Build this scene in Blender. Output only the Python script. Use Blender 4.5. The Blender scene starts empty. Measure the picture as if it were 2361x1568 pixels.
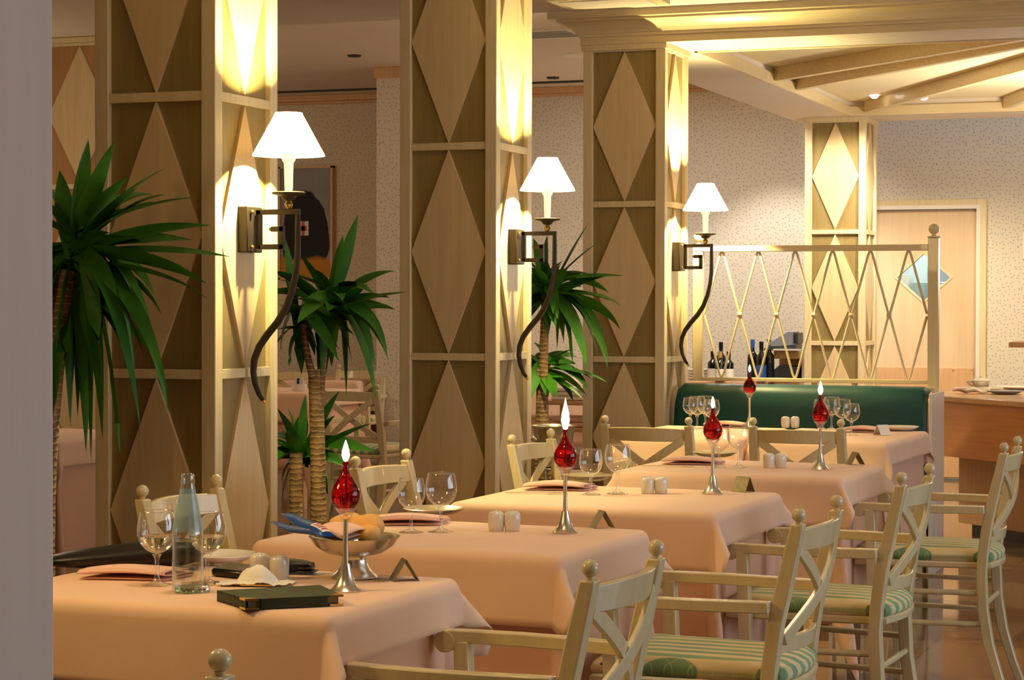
import bpy, bmesh, math, random
from mathutils import Vector, Matrix, Euler, noise
R = math.radians
PI = math.pi
rnd = random.Random(7)
S = bpy.context.scene
C = S.collection

# ------------------------------------------------------------------ camera
YAW, PITCH, ROLL, FPX, EYE = 0.3563, -0.0184, 0.0019, 4900.0, 1.34
cf = Vector((-math.sin(YAW)*math.cos(PITCH), math.cos(YAW)*math.cos(PITCH), math.sin(PITCH)))
r0 = Vector((math.cos(YAW), math.sin(YAW), 0)); u0 = r0.cross(cf)
cr = r0*math.cos(ROLL)+u0*math.sin(ROLL); cu = -r0*math.sin(ROLL)+u0*math.cos(ROLL)
CO = Vector((0, 0, EYE))
cam_d = bpy.data.cameras.new('camera'); cam = bpy.data.objects.new('camera', cam_d); C.objects.link(cam)
cam_d.sensor_fit = 'HORIZONTAL'; cam_d.sensor_width = 36; cam_d.lens = FPX/2361*36; cam_d.clip_start = .05; cam_d.clip_end = 100
m = Matrix((cr, cu, -cf)).transposed().to_4x4(); m.translation = CO; cam.matrix_world = m
S.camera = cam
def ray(px, py): return cf+cr*((px-1180.5)/FPX)-cu*((py-784)/FPX)
def atz(px, py, z): d = ray(px, py); return CO+d*((z-EYE)/d.z)
def aty(px, py, y): d = ray(px, py); return CO+d*(y/d.y)

# ------------------------------------------------------------------ world, exposure, large lights
S.view_settings.view_transform = 'Standard'
S.view_settings.look = 'None'; S.view_settings.gamma = 1; S.view_settings.use_curve_mapping = False
S.view_settings.exposure = -0.16
w = bpy.data.worlds.new('world'); S.world = w; w.use_nodes = True
w.node_tree.nodes['Background'].inputs[0].default_value = (.45, .6, 1, 1)
w.node_tree.nodes['Background'].inputs[1].default_value = .5
S.cycles.max_bounces = 10; S.cycles.diffuse_bounces = 5; S.cycles.transparent_max_bounces = 24
S.cycles.sample_clamp_indirect = 6; S.cycles.use_denoising = True
S.cycles.caustics_reflective = False; S.cycles.caustics_refractive = True
WARM = (1, .66, .30)
def area(name, loc, rot, sx, sy, power, col, spread=180):
    l = bpy.data.lights.new(name, 'AREA'); l.shape = 'RECTANGLE'; l.size = sx; l.size_y = sy; l.energy = power; l.color = col; l.spread = R(spread)
    o = bpy.data.objects.new(name, l); C.objects.link(o); o.location = loc; o.rotation_euler = rot; return o
def spot(name, loc, aim, power, col, angle, blend=.5, rad=.04, parent=None):
    l = bpy.data.lights.new(name, 'SPOT'); l.energy = power; l.color = col; l.spot_size = R(angle); l.spot_blend = blend; l.shadow_soft_size = rad
    o = bpy.data.objects.new(name, l); C.objects.link(o); o.location = loc
    o.rotation_euler = (Vector(aim)-Vector(loc)).to_track_quat('-Z', 'Y').to_euler()
    if parent: o.parent = parent
    return o
def point(name, loc, power, col, rad=.02, parent=None):
    l = bpy.data.lights.new(name, 'POINT'); l.energy = power; l.color = col; l.shadow_soft_size = rad
    o = bpy.data.objects.new(name, l); C.objects.link(o); o.location = loc
    if parent: o.parent = parent
    return o
# daylight through the big windows of the right-hand wall
area('window_daylight', (3.9, 6.0, 1.55), (0, R(90), 0), 1.9, 5.2, 145, (.76, .88, 1))
# unseen downlights over the dining aisle, then added fill lights for back room and buffet
for i, (x, y, p) in enumerate([(-1.75, 2.4, 8), (-1.85, 3.9, 7.5), (-1.75, 5.4, 6), (-1.7, 7.0, 6), (-1.9, 9.1, 7)]):
    area('unseen_overhead_light', (x, y, 2.78), (0, 0, 0), .3, .3, p*.52, (1, .82, .52), 95)
area('unseen_overhead_light', (-.9, .3, 2.7), (R(35), 0, 0), .5, .5, 34, (1, .60, .21))  # added warm fill from the camera side, for the front-facing surfaces
area('unseen_overhead_light', (-6.2, 8.8, 2.78), (0, 0, 0), .6, .6, 12, (1, .76, .52))
point('added_fill_light', (-8.9, 12.4, 2.3), 48, (1, .78, .55), .12)  # added unseen fill for the back-room ceiling and wall
point('added_fill_light', (-7.3, 9.4, 2.3), 24, (1, .78, .48), .12)  # fill added to brighten the cream wall above the rear pillar
point('added_fill_light', (-4.35, 11.6, 2.5), 6, (1, .78, .52), .12)  # weak fill added for the soffit, no lamp there
point('added_fill_light', (-1.05, 13.4, 1.6), 62, (1, .92, .78), .12)  # added fill for coffer, door wall and buffet
l_ = area('side_fill_light', (-2.95, 3.2, 1.8), (0, 0, 0), .4, .4, 17, (1, .66, .24)); l_.rotation_euler = Vector((.9, .42, -.25)).to_track_quat('-Z', 'Y').to_euler()  # warm side fill added out of view, aimed away from the first pillar
area('coffer_fill_light', (-1.0, 13.0, 1.9), (R(180), 0, 0), .4, .4, 60, (1, .88, .66))  # upward fill added to brighten the coffered ceiling
area('unseen_overhead_light', (-3.95, 14.2, 3.0), (0, 0, 0), .5, .5, 40, (1, .96, .9))
spot('wall_washer_light', (-3.72, 15.0, 3.03), (-3.72, 15.6, .9), 150, (1, .97, .9), 80, .5, .04)

# ------------------------------------------------------------------ materials
def srgb(r, g, b):
    f = lambda c: (c/255/12.92 if c/255 <= .04045 else ((c/255+.055)/1.055)**2.4)
    return (f(r), f(g), f(b), 1)
def c4(c): return tuple(c) if len(c) == 4 else tuple(c)+(1,)
def mix(c, k): return tuple(min(1, v*k) for v in c[:3])+(1,)
MATS = {}
class NT:
    def __init__(s, name):
        s.m = bpy.data.materials.new(name); s.m.use_nodes = True; s.t = s.m.node_tree
        s.b = s.t.nodes['Principled BSDF']; s.out = s.t.nodes['Material Output']
    def n(s, typ, **kw):
        nd = s.t.nodes.new(typ)
        for k, v in kw.items(): setattr(nd, k, v)
        return nd
    def l(s, a, b): s.t.links.new(a, b)
    def math(s, op, a, b=None):
        nd = s.n('ShaderNodeMath', operation=op)
        for i, v in enumerate((a, b)):
            if v is None: continue
            if isinstance(v, (int, float)): nd.inputs[i].default_value = v
            else: s.l(v, nd.inputs[i])
        return nd.outputs[0]
    def mixc(s, f, a, b):
        nd = s.n('ShaderNodeMix', data_type='RGBA')
        for i, v in ((0, f), (6, a), (7, b)):
            if isinstance(v, (int, float, tuple)): nd.inputs[i].default_value = v
            else: s.l(v, nd.inputs[i])
        return nd.outputs[2]
    def noise(s, scale, detail=3, vec=None, rough=.5):
        nd = s.n('ShaderNodeTexNoise'); nd.inputs['Scale'].default_value = scale; nd.inputs['Detail'].default_value = detail; nd.inputs['Roughness'].default_value = rough
        if vec: s.l(vec, nd.inputs['Vector'])
        return nd.outputs['Fac']
    def obj(s, scale=(1, 1, 1)):
        tc = s.n('ShaderNodeTexCoord'); mp = s.n('ShaderNodeMapping'); mp.inputs['Scale'].default_value = scale
        s.l(tc.outputs['Object'], mp.inputs['Vector']); return mp.outputs[0]
    def ramp(s, f, a, b):
        nd = s.n('ShaderNodeMapRange'); nd.inputs[1].default_value = a; nd.inputs[2].default_value = b; s.l(f, nd.inputs[0]); return nd.outputs[0]
    def bump(s, h, strength, dist=.002):
        nd = s.n('ShaderNodeBump'); nd.inputs['Strength'].default_value = strength; nd.inputs['Distance'].default_value = dist
        s.l(h, nd.inputs['Height']); s.l(nd.outputs[0], s.b.inputs['Normal'])
    def set(s, rough=.5, metal=0, spec=.5, coat=0, trans=0, ior=1.45, sheen=0, sub=0):
        b = s.b.inputs
        b['Roughness'].default_value = rough; b['Metallic'].default_value = metal; b['Specular IOR Level'].default_value = spec
        b['Coat Weight'].default_value = coat; b['Transmission Weight'].default_value = trans; b['IOR'].default_value = ior; b['Sheen Weight'].default_value = sheen
        return s
def plain(name, col, rough=.5, metal=0, var=.06, vs=12, bump=0, bs=80, **kw):
    t = NT(name).set(rough, metal, **kw)
    f = t.noise(vs, 3, t.obj())
    t.l(t.mixc(t.ramp(f, .3, .7), mix(col, 1-var), mix(col, 1+var)), t.b.inputs['Base Color'])
    if bump: t.bump(t.noise(bs, 2, t.obj()), bump)
    MATS[name] = t.m; return t.m
def wood(name, a, b, axis='Z', rough=.4, coat=.15, scale=6):
    t = NT(name).set(rough, coat=coat)
    sc = {'Z': (9, 9, .55), 'X': (.55, 9, 9), 'Y': (9, .55, 9)}[axis]
    f = t.noise(scale, 5, t.obj(sc), .6); g = t.noise(1.3, 2, t.obj((1, 1, .4)))
    k = t.math('ADD', t.math('MULTIPLY', f, .75), t.math('MULTIPLY', g, .25))
    t.l(t.mixc(t.ramp(k, .35, .65), c4(a), c4(b)), t.b.inputs['Base Color'])
    t.bump(f, .05); MATS[name] = t.m; return t.m
M_frame = wood('bleached_wood', srgb(218, 196, 150), srgb(232, 212, 168))
M_frameX = wood('bleached_wood_rail', srgb(218, 196, 150), srgb(232, 212, 168), 'X')
M_diamond = wood('maple_veneer', srgb(216, 188, 140), srgb(228, 202, 156), 'Z', scale=4)
M_backing = wood('grey_green_stained_wood', srgb(136, 116, 70), srgb(150, 130, 84))
M_chair = wood('cream_lacquered_wood', srgb(208, 188, 142), srgb(219, 200, 155), rough=.28, coat=.4)
M_brown = wood('brown_stained_wood', srgb(176, 128, 76), srgb(192, 144, 90))
M_orange = wood('orange_veneer', srgb(194, 126, 66), srgb(208, 142, 82), 'X', rough=.3, coat=.3)
M_rose = wood('pale_rose_wood', srgb(204, 158, 112), srgb(216, 174, 128), 'Z')
M_door = wood('door_veneer', srgb(214, 184, 146), srgb(224, 196, 160), 'Z', scale=3)
M_paint = plain('ceiling_paint', srgb(222, 208, 192), .8, var=.015, vs=2)
M_cream = plain('cream_paint', srgb(238, 224, 186), .7, var=.015, vs=2)
M_post = wood('greyish_white_paint', srgb(224, 206, 192), srgb(230, 213, 200), rough=.7, coat=0)
M_whitep = plain('white_gloss_paint', srgb(236, 226, 210), .35, var=.01)
M_silver = plain('silver_plate', srgb(226, 216, 194), .26, .88, var=.05, vs=20)
M_chrome = plain('steel_cap', srgb(220, 220, 222), .25, 1, var=.02)
M_bronze = plain('dark_bronze', srgb(54, 44, 34), .45, .3, var=.12, vs=30)
M_gold = plain('brass', srgb(226, 190, 110), .25, .9, var=.03)
M_porc = plain('white_porcelain', srgb(226, 218, 206), .2, var=.01, coat=.4)
M_leather = plain('green_leather', srgb(5, 68, 64), .42, var=.1, vs=60, bump=.08, bs=260)
M_menu = plain('dark_green_leatherette', srgb(38, 52, 26), .5, var=.15, vs=90, bump=.1, bs=400)
M_black = plain('black_leather', srgb(26, 20, 18), .4, var=.1, vs=60)
M_blackp = plain('black_plastic', srgb(18, 15, 13), .25, var=.05)
M_paper = plain('white_paper', srgb(236, 228, 212), .8, var=.02)
M_bread = plain('bread_crust', srgb(236, 178, 102), .7, var=.16, vs=9, bump=.3, bs=40)
M_soil = plain('dark_soil', srgb(60, 42, 28), .9, var=.3, vs=40, bump=.5)
M_pot = plain('terracotta', srgb(160, 98, 62), .7, var=.1)
M_blue = plain('blue_foil', srgb(18, 70, 140), .25, .3, var=.12, vs=25)
M_redink = plain('red_print', srgb(190, 40, 36), .4, var=.05)
M_grey = plain('grey_plastic', srgb(150, 152, 156), .4, var=.03)
M_dkgrey = plain('charcoal_plastic', srgb(62, 66, 72), .4, var=.05)
M_steel = plain('kitchen_steel', srgb(160, 176, 178), .35, .4, var=.05)
M_kitchen = plain('pale_kitchen_tile', srgb(204, 214, 212), .4, var=.03)
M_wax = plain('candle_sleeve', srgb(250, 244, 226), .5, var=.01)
M_wax.node_tree.nodes['Principled BSDF'].inputs['Emission Color'].default_value = (1, .86, .55, 1); M_wax.node_tree.nodes['Principled BSDF'].inputs['Emission Strength'].default_value = .9  # glow added so the sleeve reads as brightly lit by its bulb
M_card = plain('brass_card', srgb(140, 124, 92), .5, .3, var=.25, vs=60)
M_linebk = plain('black_line', srgb(50, 46, 40), .6)
M_ltblue = plain('pale_blue_label', srgb(140, 180, 200), .5, var=.08, vs=20)

def cloth(name, col, var=.03):
    t = NT(name).set(.85, sheen=.15)
    f = t.noise(5, 3, t.obj()); g = t.noise(420, 1, t.obj())
    t.l(t.mixc(t.ramp(f, .3, .7), mix(col, 1-var), mix(col, 1+var)), t.b.inputs['Base Color'])
    k = t.math('ADD', t.math('MULTIPLY', g, .25), t.noise(16, 3, t.obj()))
    t.bump(k, .12, .004); MATS[name] = t.m; return t.m
M_cloth = cloth('pink_linen', srgb(238, 196, 164))
M_cloth2 = cloth('deeper_pink_linen', srgb(228, 180, 150))
M_napkin = cloth('rose_linen', srgb(238, 192, 170))

def wallpaper():
    t = NT('speckled_wallpaper').set(.75)
    gpos = t.n('ShaderNodeNewGeometry'); sp = t.n('ShaderNodeSeparateXYZ'); t.l(gpos.outputs['Position'], sp.inputs[0])
    cb = t.n('ShaderNodeCombineXYZ'); t.l(t.math('ADD', sp.outputs[0], sp.outputs[1]), cb.inputs[0]); t.l(sp.outputs[2], cb.inputs[1])
    v = t.n('ShaderNodeTexVoronoi', voronoi_dimensions='2D'); v.inputs['Scale'].default_value = 32; v.inputs['Randomness'].default_value = .85
    t.l(cb.outputs[0], v.inputs['Vector'])
    d = t.n('ShaderNodeMapRange'); d.inputs[1].default_value = .10; d.inputs[2].default_value = .18; d.inputs[3].default_value = 1; d.inputs[4].default_value = 0
    t.l(v.outputs['Distance'], d.inputs[0])
    dot = t.mixc(t.ramp(v.outputs['Color'], .3, .7), srgb(104, 128, 140), srgb(140, 134, 106))
    n = t.noise(1.2, 2, gpos.outputs['Position'])
    base = t.mixc(n, srgb(216, 204, 182), srgb(224, 213, 192))
    t.l(t.mixc(t.math('MULTIPLY', d.outputs[0], .7), base, dot), t.b.inputs['Base Color'])
    return t.m
M_wallp = wallpaper()

def floor_mat():
    t = NT('polished_stone_floor').set(.13, coat=.2)
    v = t.obj()
    br = t.n('ShaderNodeTexBrick', offset=0, squash=1); br.inputs['Scale'].default_value = 1; br.inputs['Brick Width'].default_value = .45; br.inputs['Row Height'].default_value = .45
    br.inputs['Mortar Size'].default_value = .004; br.inputs['Color1'].default_value = srgb(128, 106, 84); br.inputs['Color2'].default_value = srgb(142, 120, 96); br.inputs['Mortar'].default_value = srgb(90, 74, 60)
    t.l(v, br.inputs['Vector'])
    f = t.noise(14, 6, v, .7)
    t.l(t.mixc(t.math('MULTIPLY', t.ramp(f, .3, .75), .55), br.outputs['Color'], srgb(104, 86, 68)), t.b.inputs['Base Color'])
    t.l(t.ramp(f, -.3, 8), t.b.inputs['Roughness'])
    return t.m
M_floor = floor_mat()

def thin_glass(name, tint=(1, 1, 1), edge=.75):
    t = NT(name); t.t.nodes.remove(t.b)
    tr = t.n('ShaderNodeBsdfTransparent'); tr.inputs[0].default_value = c4(tint)
    gl = t.n('ShaderNodeBsdfGlossy'); gl.inputs['Roughness'].default_value = .03; gl.inputs[0].default_value = (.95, .95, .95, 1)
    lw = t.n('ShaderNodeLayerWeight'); lw.inputs[0].default_value = .35
    f = t.math('ADD', t.math('MULTIPLY', t.math('POWER', lw.outputs['Facing'], 1.7), edge), .07)
    mx = t.n('ShaderNodeMixShader'); t.l(f, mx.inputs[0]); t.l(tr.outputs[0], mx.inputs[1]); t.l(gl.outputs[0], mx.inputs[2])
    df = t.n('ShaderNodeBsdfTranslucent'); df.inputs[0].default_value = (.9, .88, .82, 1); m2 = t.n('ShaderNodeMixShader')  # whitish edge colour imitating glints along the glass rims
    t.l(t.math('MULTIPLY', t.math('POWER', lw.outputs['Facing'], 2.6), .75), m2.inputs[0]); t.l(mx.outputs[0], m2.inputs[1]); t.l(df.outputs[0], m2.inputs[2])
    t.l(m2.outputs[0], t.out.inputs[0]); return t.m
M_glass = thin_glass('clear_thin_glass', edge=.95)
M_bottle = thin_glass('green_tinted_glass', (.95, .98, .96), .8)
M_winebot = NT('dark_bottle_glass').set(.06, spec=.8, coat=.5).m; M_winebot.node_tree.nodes['Principled BSDF'].inputs['Base Color'].default_value = srgb(14, 16, 10)
def glassy(name, col, rough=0, ior=1.45):
    t = NT(name).set(rough, trans=1, ior=ior); t.b.inputs['Base Color'].default_value = c4(col); return t.m
M_stem = thin_glass('glass_stem', (1, 1, 1), 1.3)
M_solidglass = glassy('solid_glass', (.97, .96, .94))
M_wine = glassy('white_wine', (.97, .95, .80), 0, 1.33)
M_water = thin_glass('still_water', (.97, .98, .97), .3)
M_red = glassy('red_lamp_oil', (.48, .004, .004), .02, 1.36)
def film():
    t = NT('pale_blue_film'); t.t.nodes.remove(t.b)
    a = t.n('ShaderNodeBsdfTransparent'); a.inputs[0].default_value = (.9, .95, .97, 1); d = t.n('ShaderNodeBsdfDiffuse'); d.inputs[0].default_value = srgb(180, 210, 222); tl = t.n('ShaderNodeBsdfTranslucent'); tl.inputs[0].default_value = srgb(160, 200, 212)
    m1 = t.n('ShaderNodeMixShader'); t.l(d.outputs[0], m1.inputs[1]); t.l(tl.outputs[0], m1.inputs[2]); m2 = t.n('ShaderNodeMixShader'); m2.inputs[0].default_value = .42
    t.l(a.outputs[0], m2.inputs[1]); t.l(m1.outputs[0], m2.inputs[2]); t.l(m2.outputs[0], t.out.inputs[0]); return t.m
M_film = film()
M_pane = thin_glass('window_glass', (.93, .97, .97), .4)

def emit(name, col, st, mixdiff=None):
    t = NT(name); e = t.n('ShaderNodeEmission'); e.inputs[0].default_value = c4(col); e.inputs[1].default_value = st
    t.l(e.outputs[0], t.out.inputs[0]); return t.m
M_flame = emit('flame', (1, .62, .22), 38)
M_bulb = emit('lit_bulb', (1, .85, .6), 9)
M_lampbulb = emit('lit_lamp_bulb', (1, .84, .38), 14000)
def shade_mat():
    t = NT('lit_fabric_shade'); t.t.nodes.remove(t.b)
    d = t.n('ShaderNodeBsdfDiffuse'); d.inputs[0].default_value = srgb(245, 232, 200)
    tl = t.n('ShaderNodeBsdfTranslucent'); tl.inputs[0].default_value = srgb(250, 226, 176)
    mx = t.n('ShaderNodeMixShader'); mx.inputs[0].default_value = .55; t.l(d.outputs[0], mx.inputs[1]); t.l(tl.outputs[0], mx.inputs[2])
    e = t.n('ShaderNodeEmission'); e.inputs[0].default_value = (1, .86, .55, 1); e.inputs[1].default_value = .75
    ad = t.n('ShaderNodeAddShader'); t.l(mx.outputs[0], ad.inputs[0]); t.l(e.outputs[0], ad.inputs[1]); t.l(ad.outputs[0], t.out.inputs[0]); return t.m
M_shade = shade_mat()

def leaf_mat():
    t = NT('yucca_leaf').set(.5, spec=.3)
    f = t.noise(5, 2, t.obj()); t.l(t.mixc(t.ramp(f, .35, .65), srgb(32, 84, 14), srgb(66, 124, 28)), t.b.inputs['Base Color'])
    t.b.inputs['Subsurface Weight'].default_value = 0; return t.m
M_leaf = leaf_mat()
def bark():
    t = NT('ringed_bark').set(.85)
    wv = t.n('ShaderNodeTexWave', wave_type='BANDS', bands_direction='Z'); wv.inputs['Scale'].default_value = 15; wv.inputs['Distortion'].default_value = 3.5; wv.inputs['Detail'].default_value = 3; wv.inputs['Detail Scale'].default_value = 2.5
    t.l(t.obj(), wv.inputs['Vector'])
    f = t.noise(30, 4, t.obj((1, 1, .5)))
    c = t.mixc(t.ramp(f, .3, .7), srgb(92, 66, 38), srgb(146, 112, 68))
    t.l(t.mixc(t.math('MULTIPLY', t.ramp(wv.outputs['Fac'], .86, .98), .55), c, srgb(190, 164, 112)), t.b.inputs['Base Color'])
    t.bump(wv.outputs['Fac'], .5, .005); return t.m
M_bark = bark()
def cushion_mat():
    t = NT('striped_seat_fabric').set(.85, sheen=.2)
    tc = t.n('ShaderNodeTexCoord'); sp = t.n('ShaderNodeSeparateXYZ'); t.l(tc.outputs['Object'], sp.inputs[0])
    x, y, z = sp.outputs
    st = t.math('SINE', t.math('MULTIPLY', y, 2*PI/.052))
    stripe = t.ramp(st, -.12, .12)
    cream, g1, g2 = srgb(224, 200, 148), srgb(150, 170, 106), srgb(120, 158, 120)
    grn = t.mixc(t.ramp(t.noise(7, 2, tc.outputs['Object']), .4, .6), g1, g2)
    top = t.mixc(stripe, cream, grn)
    ay = t.math('ABSOLUTE', y)
    rel = t.math('SUBTRACT', t.math('SUBTRACT', .172, t.math('MULTIPLY', x, .094)), ay)          # distance from the seat edge
    lf = t.math('MULTIPLY', t.math('MAXIMUM', t.math('SINE', t.math('MULTIPLY', t.math('ADD', x, .03), 2*PI/.27)), 0), .034)
    patch = t.ramp(t.math('SUBTRACT', rel, lf), .002, -.002)   # leaf-shaped green fields along the edge
    vo = t.n('ShaderNodeTexVoronoi'); vo.inputs['Scale'].default_value = 22; t.l(tc.outputs['Object'], vo.inputs['Vector'])
    dots = t.ramp(vo.outputs['Distance'], .10, .07)
    ck = t.math('ABSOLUTE', t.math('SINE', t.math('MULTIPLY', t.math('ADD', x, y), 60))); ck2 = t.math('ABSOLUTE', t.math('SINE', t.math('MULTIPLY', t.math('SUBTRACT', x, y), 60)))
    dia = t.ramp(t.math('MINIMUM', ck, ck2), .12, .06)
    edge_g = t.mixc(dia, srgb(112, 142, 96), srgb(156, 170, 104))
    edge = t.mixc(patch, cream, edge_g)
    edge = t.mixc(dots, edge, srgb(70, 60, 40))
    side = t.math('LESS_THAN', rel, .034)
    t.l(t.mixc(side, top, edge), t.b.inputs['Base Color'])
    t.bump(t.noise(300, 1, tc.outputs['Object']), .1); return t.m
M_cushion = cushion_mat()
def paintmat():
    t = NT('abstract_canvas').set(.7)
    tc = t.n('ShaderNodeTexCoord'); sp = t.n('ShaderNodeSeparateXYZ'); t.l(tc.outputs['Object'], sp.inputs[0]); x, y, z = sp.outputs
    n = t.noise(6, 4, tc.outputs['Object'])
    grey = t.mixc(n, srgb(128, 132, 138), srgb(160, 160, 156))
    ex = t.math('ADD', t.math('POWER', t.math('DIVIDE', t.math('ADD', x, 0.0), .215), 2), t.math('POWER', t.math('DIVIDE', t.math('ADD', z, .13), .39), 2))
    blk = t.ramp(t.math('ADD', ex, t.math('MULTIPLY', t.math('SUBTRACT', n, .5), .5)), 1.04, .96)
    c = t.mixc(blk, grey, srgb(22, 22, 28))
    yel = t.ramp(t.math('ADD', z, t.math('MULTIPLY', n, .12)), -.22, -.26)
    c = t.mixc(yel, c, srgb(196, 132, 34))
    t.l(c, t.b.inputs['Base Color']); return t.m
M_canvas = paintmat()

# ------------------------------------------------------------------ mesh helpers
class MB:
    def __init__(s): s.v = []; s.f = []
    def add(s, vs, fs):
        o = len(s.v); s.v += [tuple(v) for v in vs]; s.f += [tuple(i+o for i in f) for f in fs]; return s
    def box(s, x0, x1, y0, y1, z0, z1):
        vs = [(x, y, z) for z in (z0, z1) for y in (y0, y1) for x in (x0, x1)]
        return s.add(vs, [(0, 2, 3, 1), (4, 5, 7, 6), (0, 1, 5, 4), (2, 6, 7, 3), (0, 4, 6, 2), (1, 3, 7, 5)])
    def prism(s, pts, off):           # polygon of 3d points, extruded by a vector
        n = len(pts); o = Vector(off); a = [Vector(p) for p in pts]; vs = a+[p+o for p in a]
        return s.add(vs, [tuple(range(n))[::-1], tuple(range(n, 2*n))]+[(i, (i+1) % n, n+(i+1) % n, n+i) for i in range(n)])
    def lathe(s, prof, c=(0, 0, 0), n=24, cap=True):
        vs = []; fs = []
        for r, z in prof:
            for i in range(n):
                a = 2*PI*i/n; vs.append((c[0]+r*math.cos(a), c[1]+r*math.sin(a), c[2]+z))
        for j in range(len(prof)-1):
            for i in range(n): fs.append((j*n+i, j*n+(i+1) % n, (j+1)*n+(i+1) % n, (j+1)*n+i))
        if cap:
            if prof[0][0] > 1e-5: fs.append(tuple(range(n))[::-1])
            if prof[-1][0] > 1e-5: fs.append(tuple(range((len(prof)-1)*n, len(prof)*n)))
        return s.add(vs, fs)
    def sweep(s, path, prof, up=(0, 0, 1), scale=None, cap=True):   # section prof (a along side, b along up) along the path
        P = [Vector(p) for p in path]; n = len(prof); vs = []; up = Vector(up)
        for i, p in enumerate(P):
            t = (P[min(i+1, len(P)-1)]-P[max(i-1, 0)]).normalized()
            sd = t.cross(up)
            if sd.length < 1e-4: sd = t.cross(Vector((1, 0, 0)))
            sd.normalize(); u = sd.cross(t).normalized(); k = scale[i] if scale else 1
            for a, b in prof: vs.append(p+sd*a*k+u*b*k)
        fs = [(j*n+i, j*n+(i+1) % n, (j+1)*n+(i+1) % n, (j+1)*n+i) for j in range(len(P)-1) for i in range(n)]
        if cap: fs += [tuple(range(n))[::-1], tuple(range((len(P)-1)*n, len(P)*n))]
        return s.add(vs, fs)
    def tube(s, path, r, n=10, up=(0, .01, 1)):
        sc = r if isinstance(r, list) else None
        k = 1 if sc else r
        return s.sweep(path, [(k*math.cos(2*PI*i/n), k*math.sin(2*PI*i/n)) for i in range(n)], up, sc)
    def ball(s, c, r, n=18, sz=1):
        k = n//2; return s.lathe([(r*math.sin(PI*i/k) if 0 < i < k else 1e-6, -r*sz*math.cos(PI*i/k)) for i in range(k+1)], c, n, False)
    def bar(s, a, b, w_, h_, up=(0, 0, 1)):
        w_ /= 2; h_ /= 2; return s.sweep([a, b], [(-w_, -h_), (w_, -h_), (w_, h_), (-w_, h_)], up)
    def grid(s, fn, nu, nv):
        vs = [fn(i/(nu-1), j/(nv-1)) for j in range(nv) for i in range(nu)]
        return s.add(vs, [(j*nu+i, j*nu+i+1, (j+1)*nu+i+1, (j+1)*nu+i) for j in range(nv-1) for i in range(nu-1)])
    def build(s, name, mat, parent=None, bevel=0, smooth=35, solid=0, sub=0, loc=None, merge=False):
        me = bpy.data.meshes.new(name); me.from_pydata(s.v, [], s.f); me.update()
        bm = bmesh.new(); bm.from_mesh(me)
        if merge: bmesh.ops.remove_doubles(bm, verts=bm.verts, dist=1e-5)
        bmesh.ops.recalc_face_normals(bm, faces=bm.faces); bm.to_mesh(me); bm.free()
        if smooth:
            me.polygons.foreach_set('use_smooth', [True]*len(me.polygons)); me.set_sharp_from_angle(angle=R(smooth))
        me.materials.append(mat)
        o = bpy.data.objects.new(name, me); C.objects.link(o)
        if parent: o.parent = parent
        if loc is not None: o.location = loc
        if solid: md = o.modifiers.new('solid', 'SOLIDIFY'); md.thickness = solid; md.offset = 0
        if sub: md = o.modifiers.new('sub', 'SUBSURF'); md.levels = md.render_levels = sub
        if bevel: md = o.modifiers.new('bevel', 'BEVEL'); md.width = bevel; md.segments = 2; md.limit_method = 'ANGLE'; md.angle_limit = R(40)
        return o
def BOX(name, mat, parent, *b, bevel=.0015): return MB().box(*b).build(name, mat, parent, bevel)
def tag(o, label, cat, group=None, kind=None):
    o['label'] = label; o['category'] = cat
    if group: o['group'] = group
    if kind: o['kind'] = kind
    return o
def empty(name, loc, label=None, cat=None, group=None, rz=0, kind=None):
    o = bpy.data.objects.new(name, None); C.objects.link(o); o.location = loc; o.rotation_euler = (0, 0, rz); o.empty_display_size = .05
    if label: tag(o, label, cat, group, kind)
    return o
def struct(o): o['kind'] = 'structure'; return o
def copy_tree(o, parent=None):
    c = o.copy(); C.objects.link(c)
    if parent: c.parent = parent
    for ch in list(KIDS.get(o.name, [])): copy_tree(ch, c)
    return c
KIDS = {}
def index_kids():
    KIDS.clear()
    for o in bpy.data.objects:
        if o.parent: KIDS.setdefault(o.parent.name, []).append(o)
def dup(src, loc, rz, label, group=None):
    index_kids(); c = copy_tree(src); c.location = loc; c.rotation_euler = (0, 0, rz); c['label'] = label
    if group: c['group'] = group
    return c
def bez(p0, p1, p2, n=10, p3=None):
    out = []
    for i in range(n+1):
        t = i/n
        if p3 is None: out.append(p0*(1-t)**2+p1*2*t*(1-t)+p2*t*t)
        else: out.append(p0*(1-t)**3+p1*3*t*(1-t)**2+p2*3*t*t*(1-t)+p3*t**3)
    return out

# ------------------------------------------------------------------ room shell
YB = 16.09
struct(MB().box(-10, 4.2, -2.6, 17.9, -.1, 0).build('floor', M_floor, smooth=0))
# back wall in pieces around the kitchen door
DX0, DX1, DZ = -3.19, -2.287, 2.034
wb = MB().box(-10, DX0, YB, YB+.12, 0, 3.3).box(DX1, 4.2, YB, YB+.12, 0, 3.3).box(DX0, DX1, YB, YB+.12, DZ, 3.3)
struct(wb.build('wall_back', M_wallp, smooth=0))
struct(MB().box(-10.1, -10, -2.6, YB, 0, 3.3).build('wall_left', M_wallp, smooth=0))
struct(MB().box(-10, 4.2, -2.72, -2.6, 0, 3.3).build('wall_front', M_brown, smooth=0))
struct(MB().box(4.05, 4.17, -2.6, 3.4, 0, 3.3).box(4.05, 4.17, 8.6, YB, 0, 3.3).box(4.05, 4.17, 3.4, 8.6, 0, .5).box(4.05, 4.17, 3.4, 8.6, 2.6, 3.3).build('wall_right', M_brown, smooth=0))
struct(MB().box(-10, 4.2, -2.6, 10.17, 2.80, 3.3).box(-10, -3.42, 10.17, YB, 3.05, 3.3).build('ceiling', M_paint, smooth=0))
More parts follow.
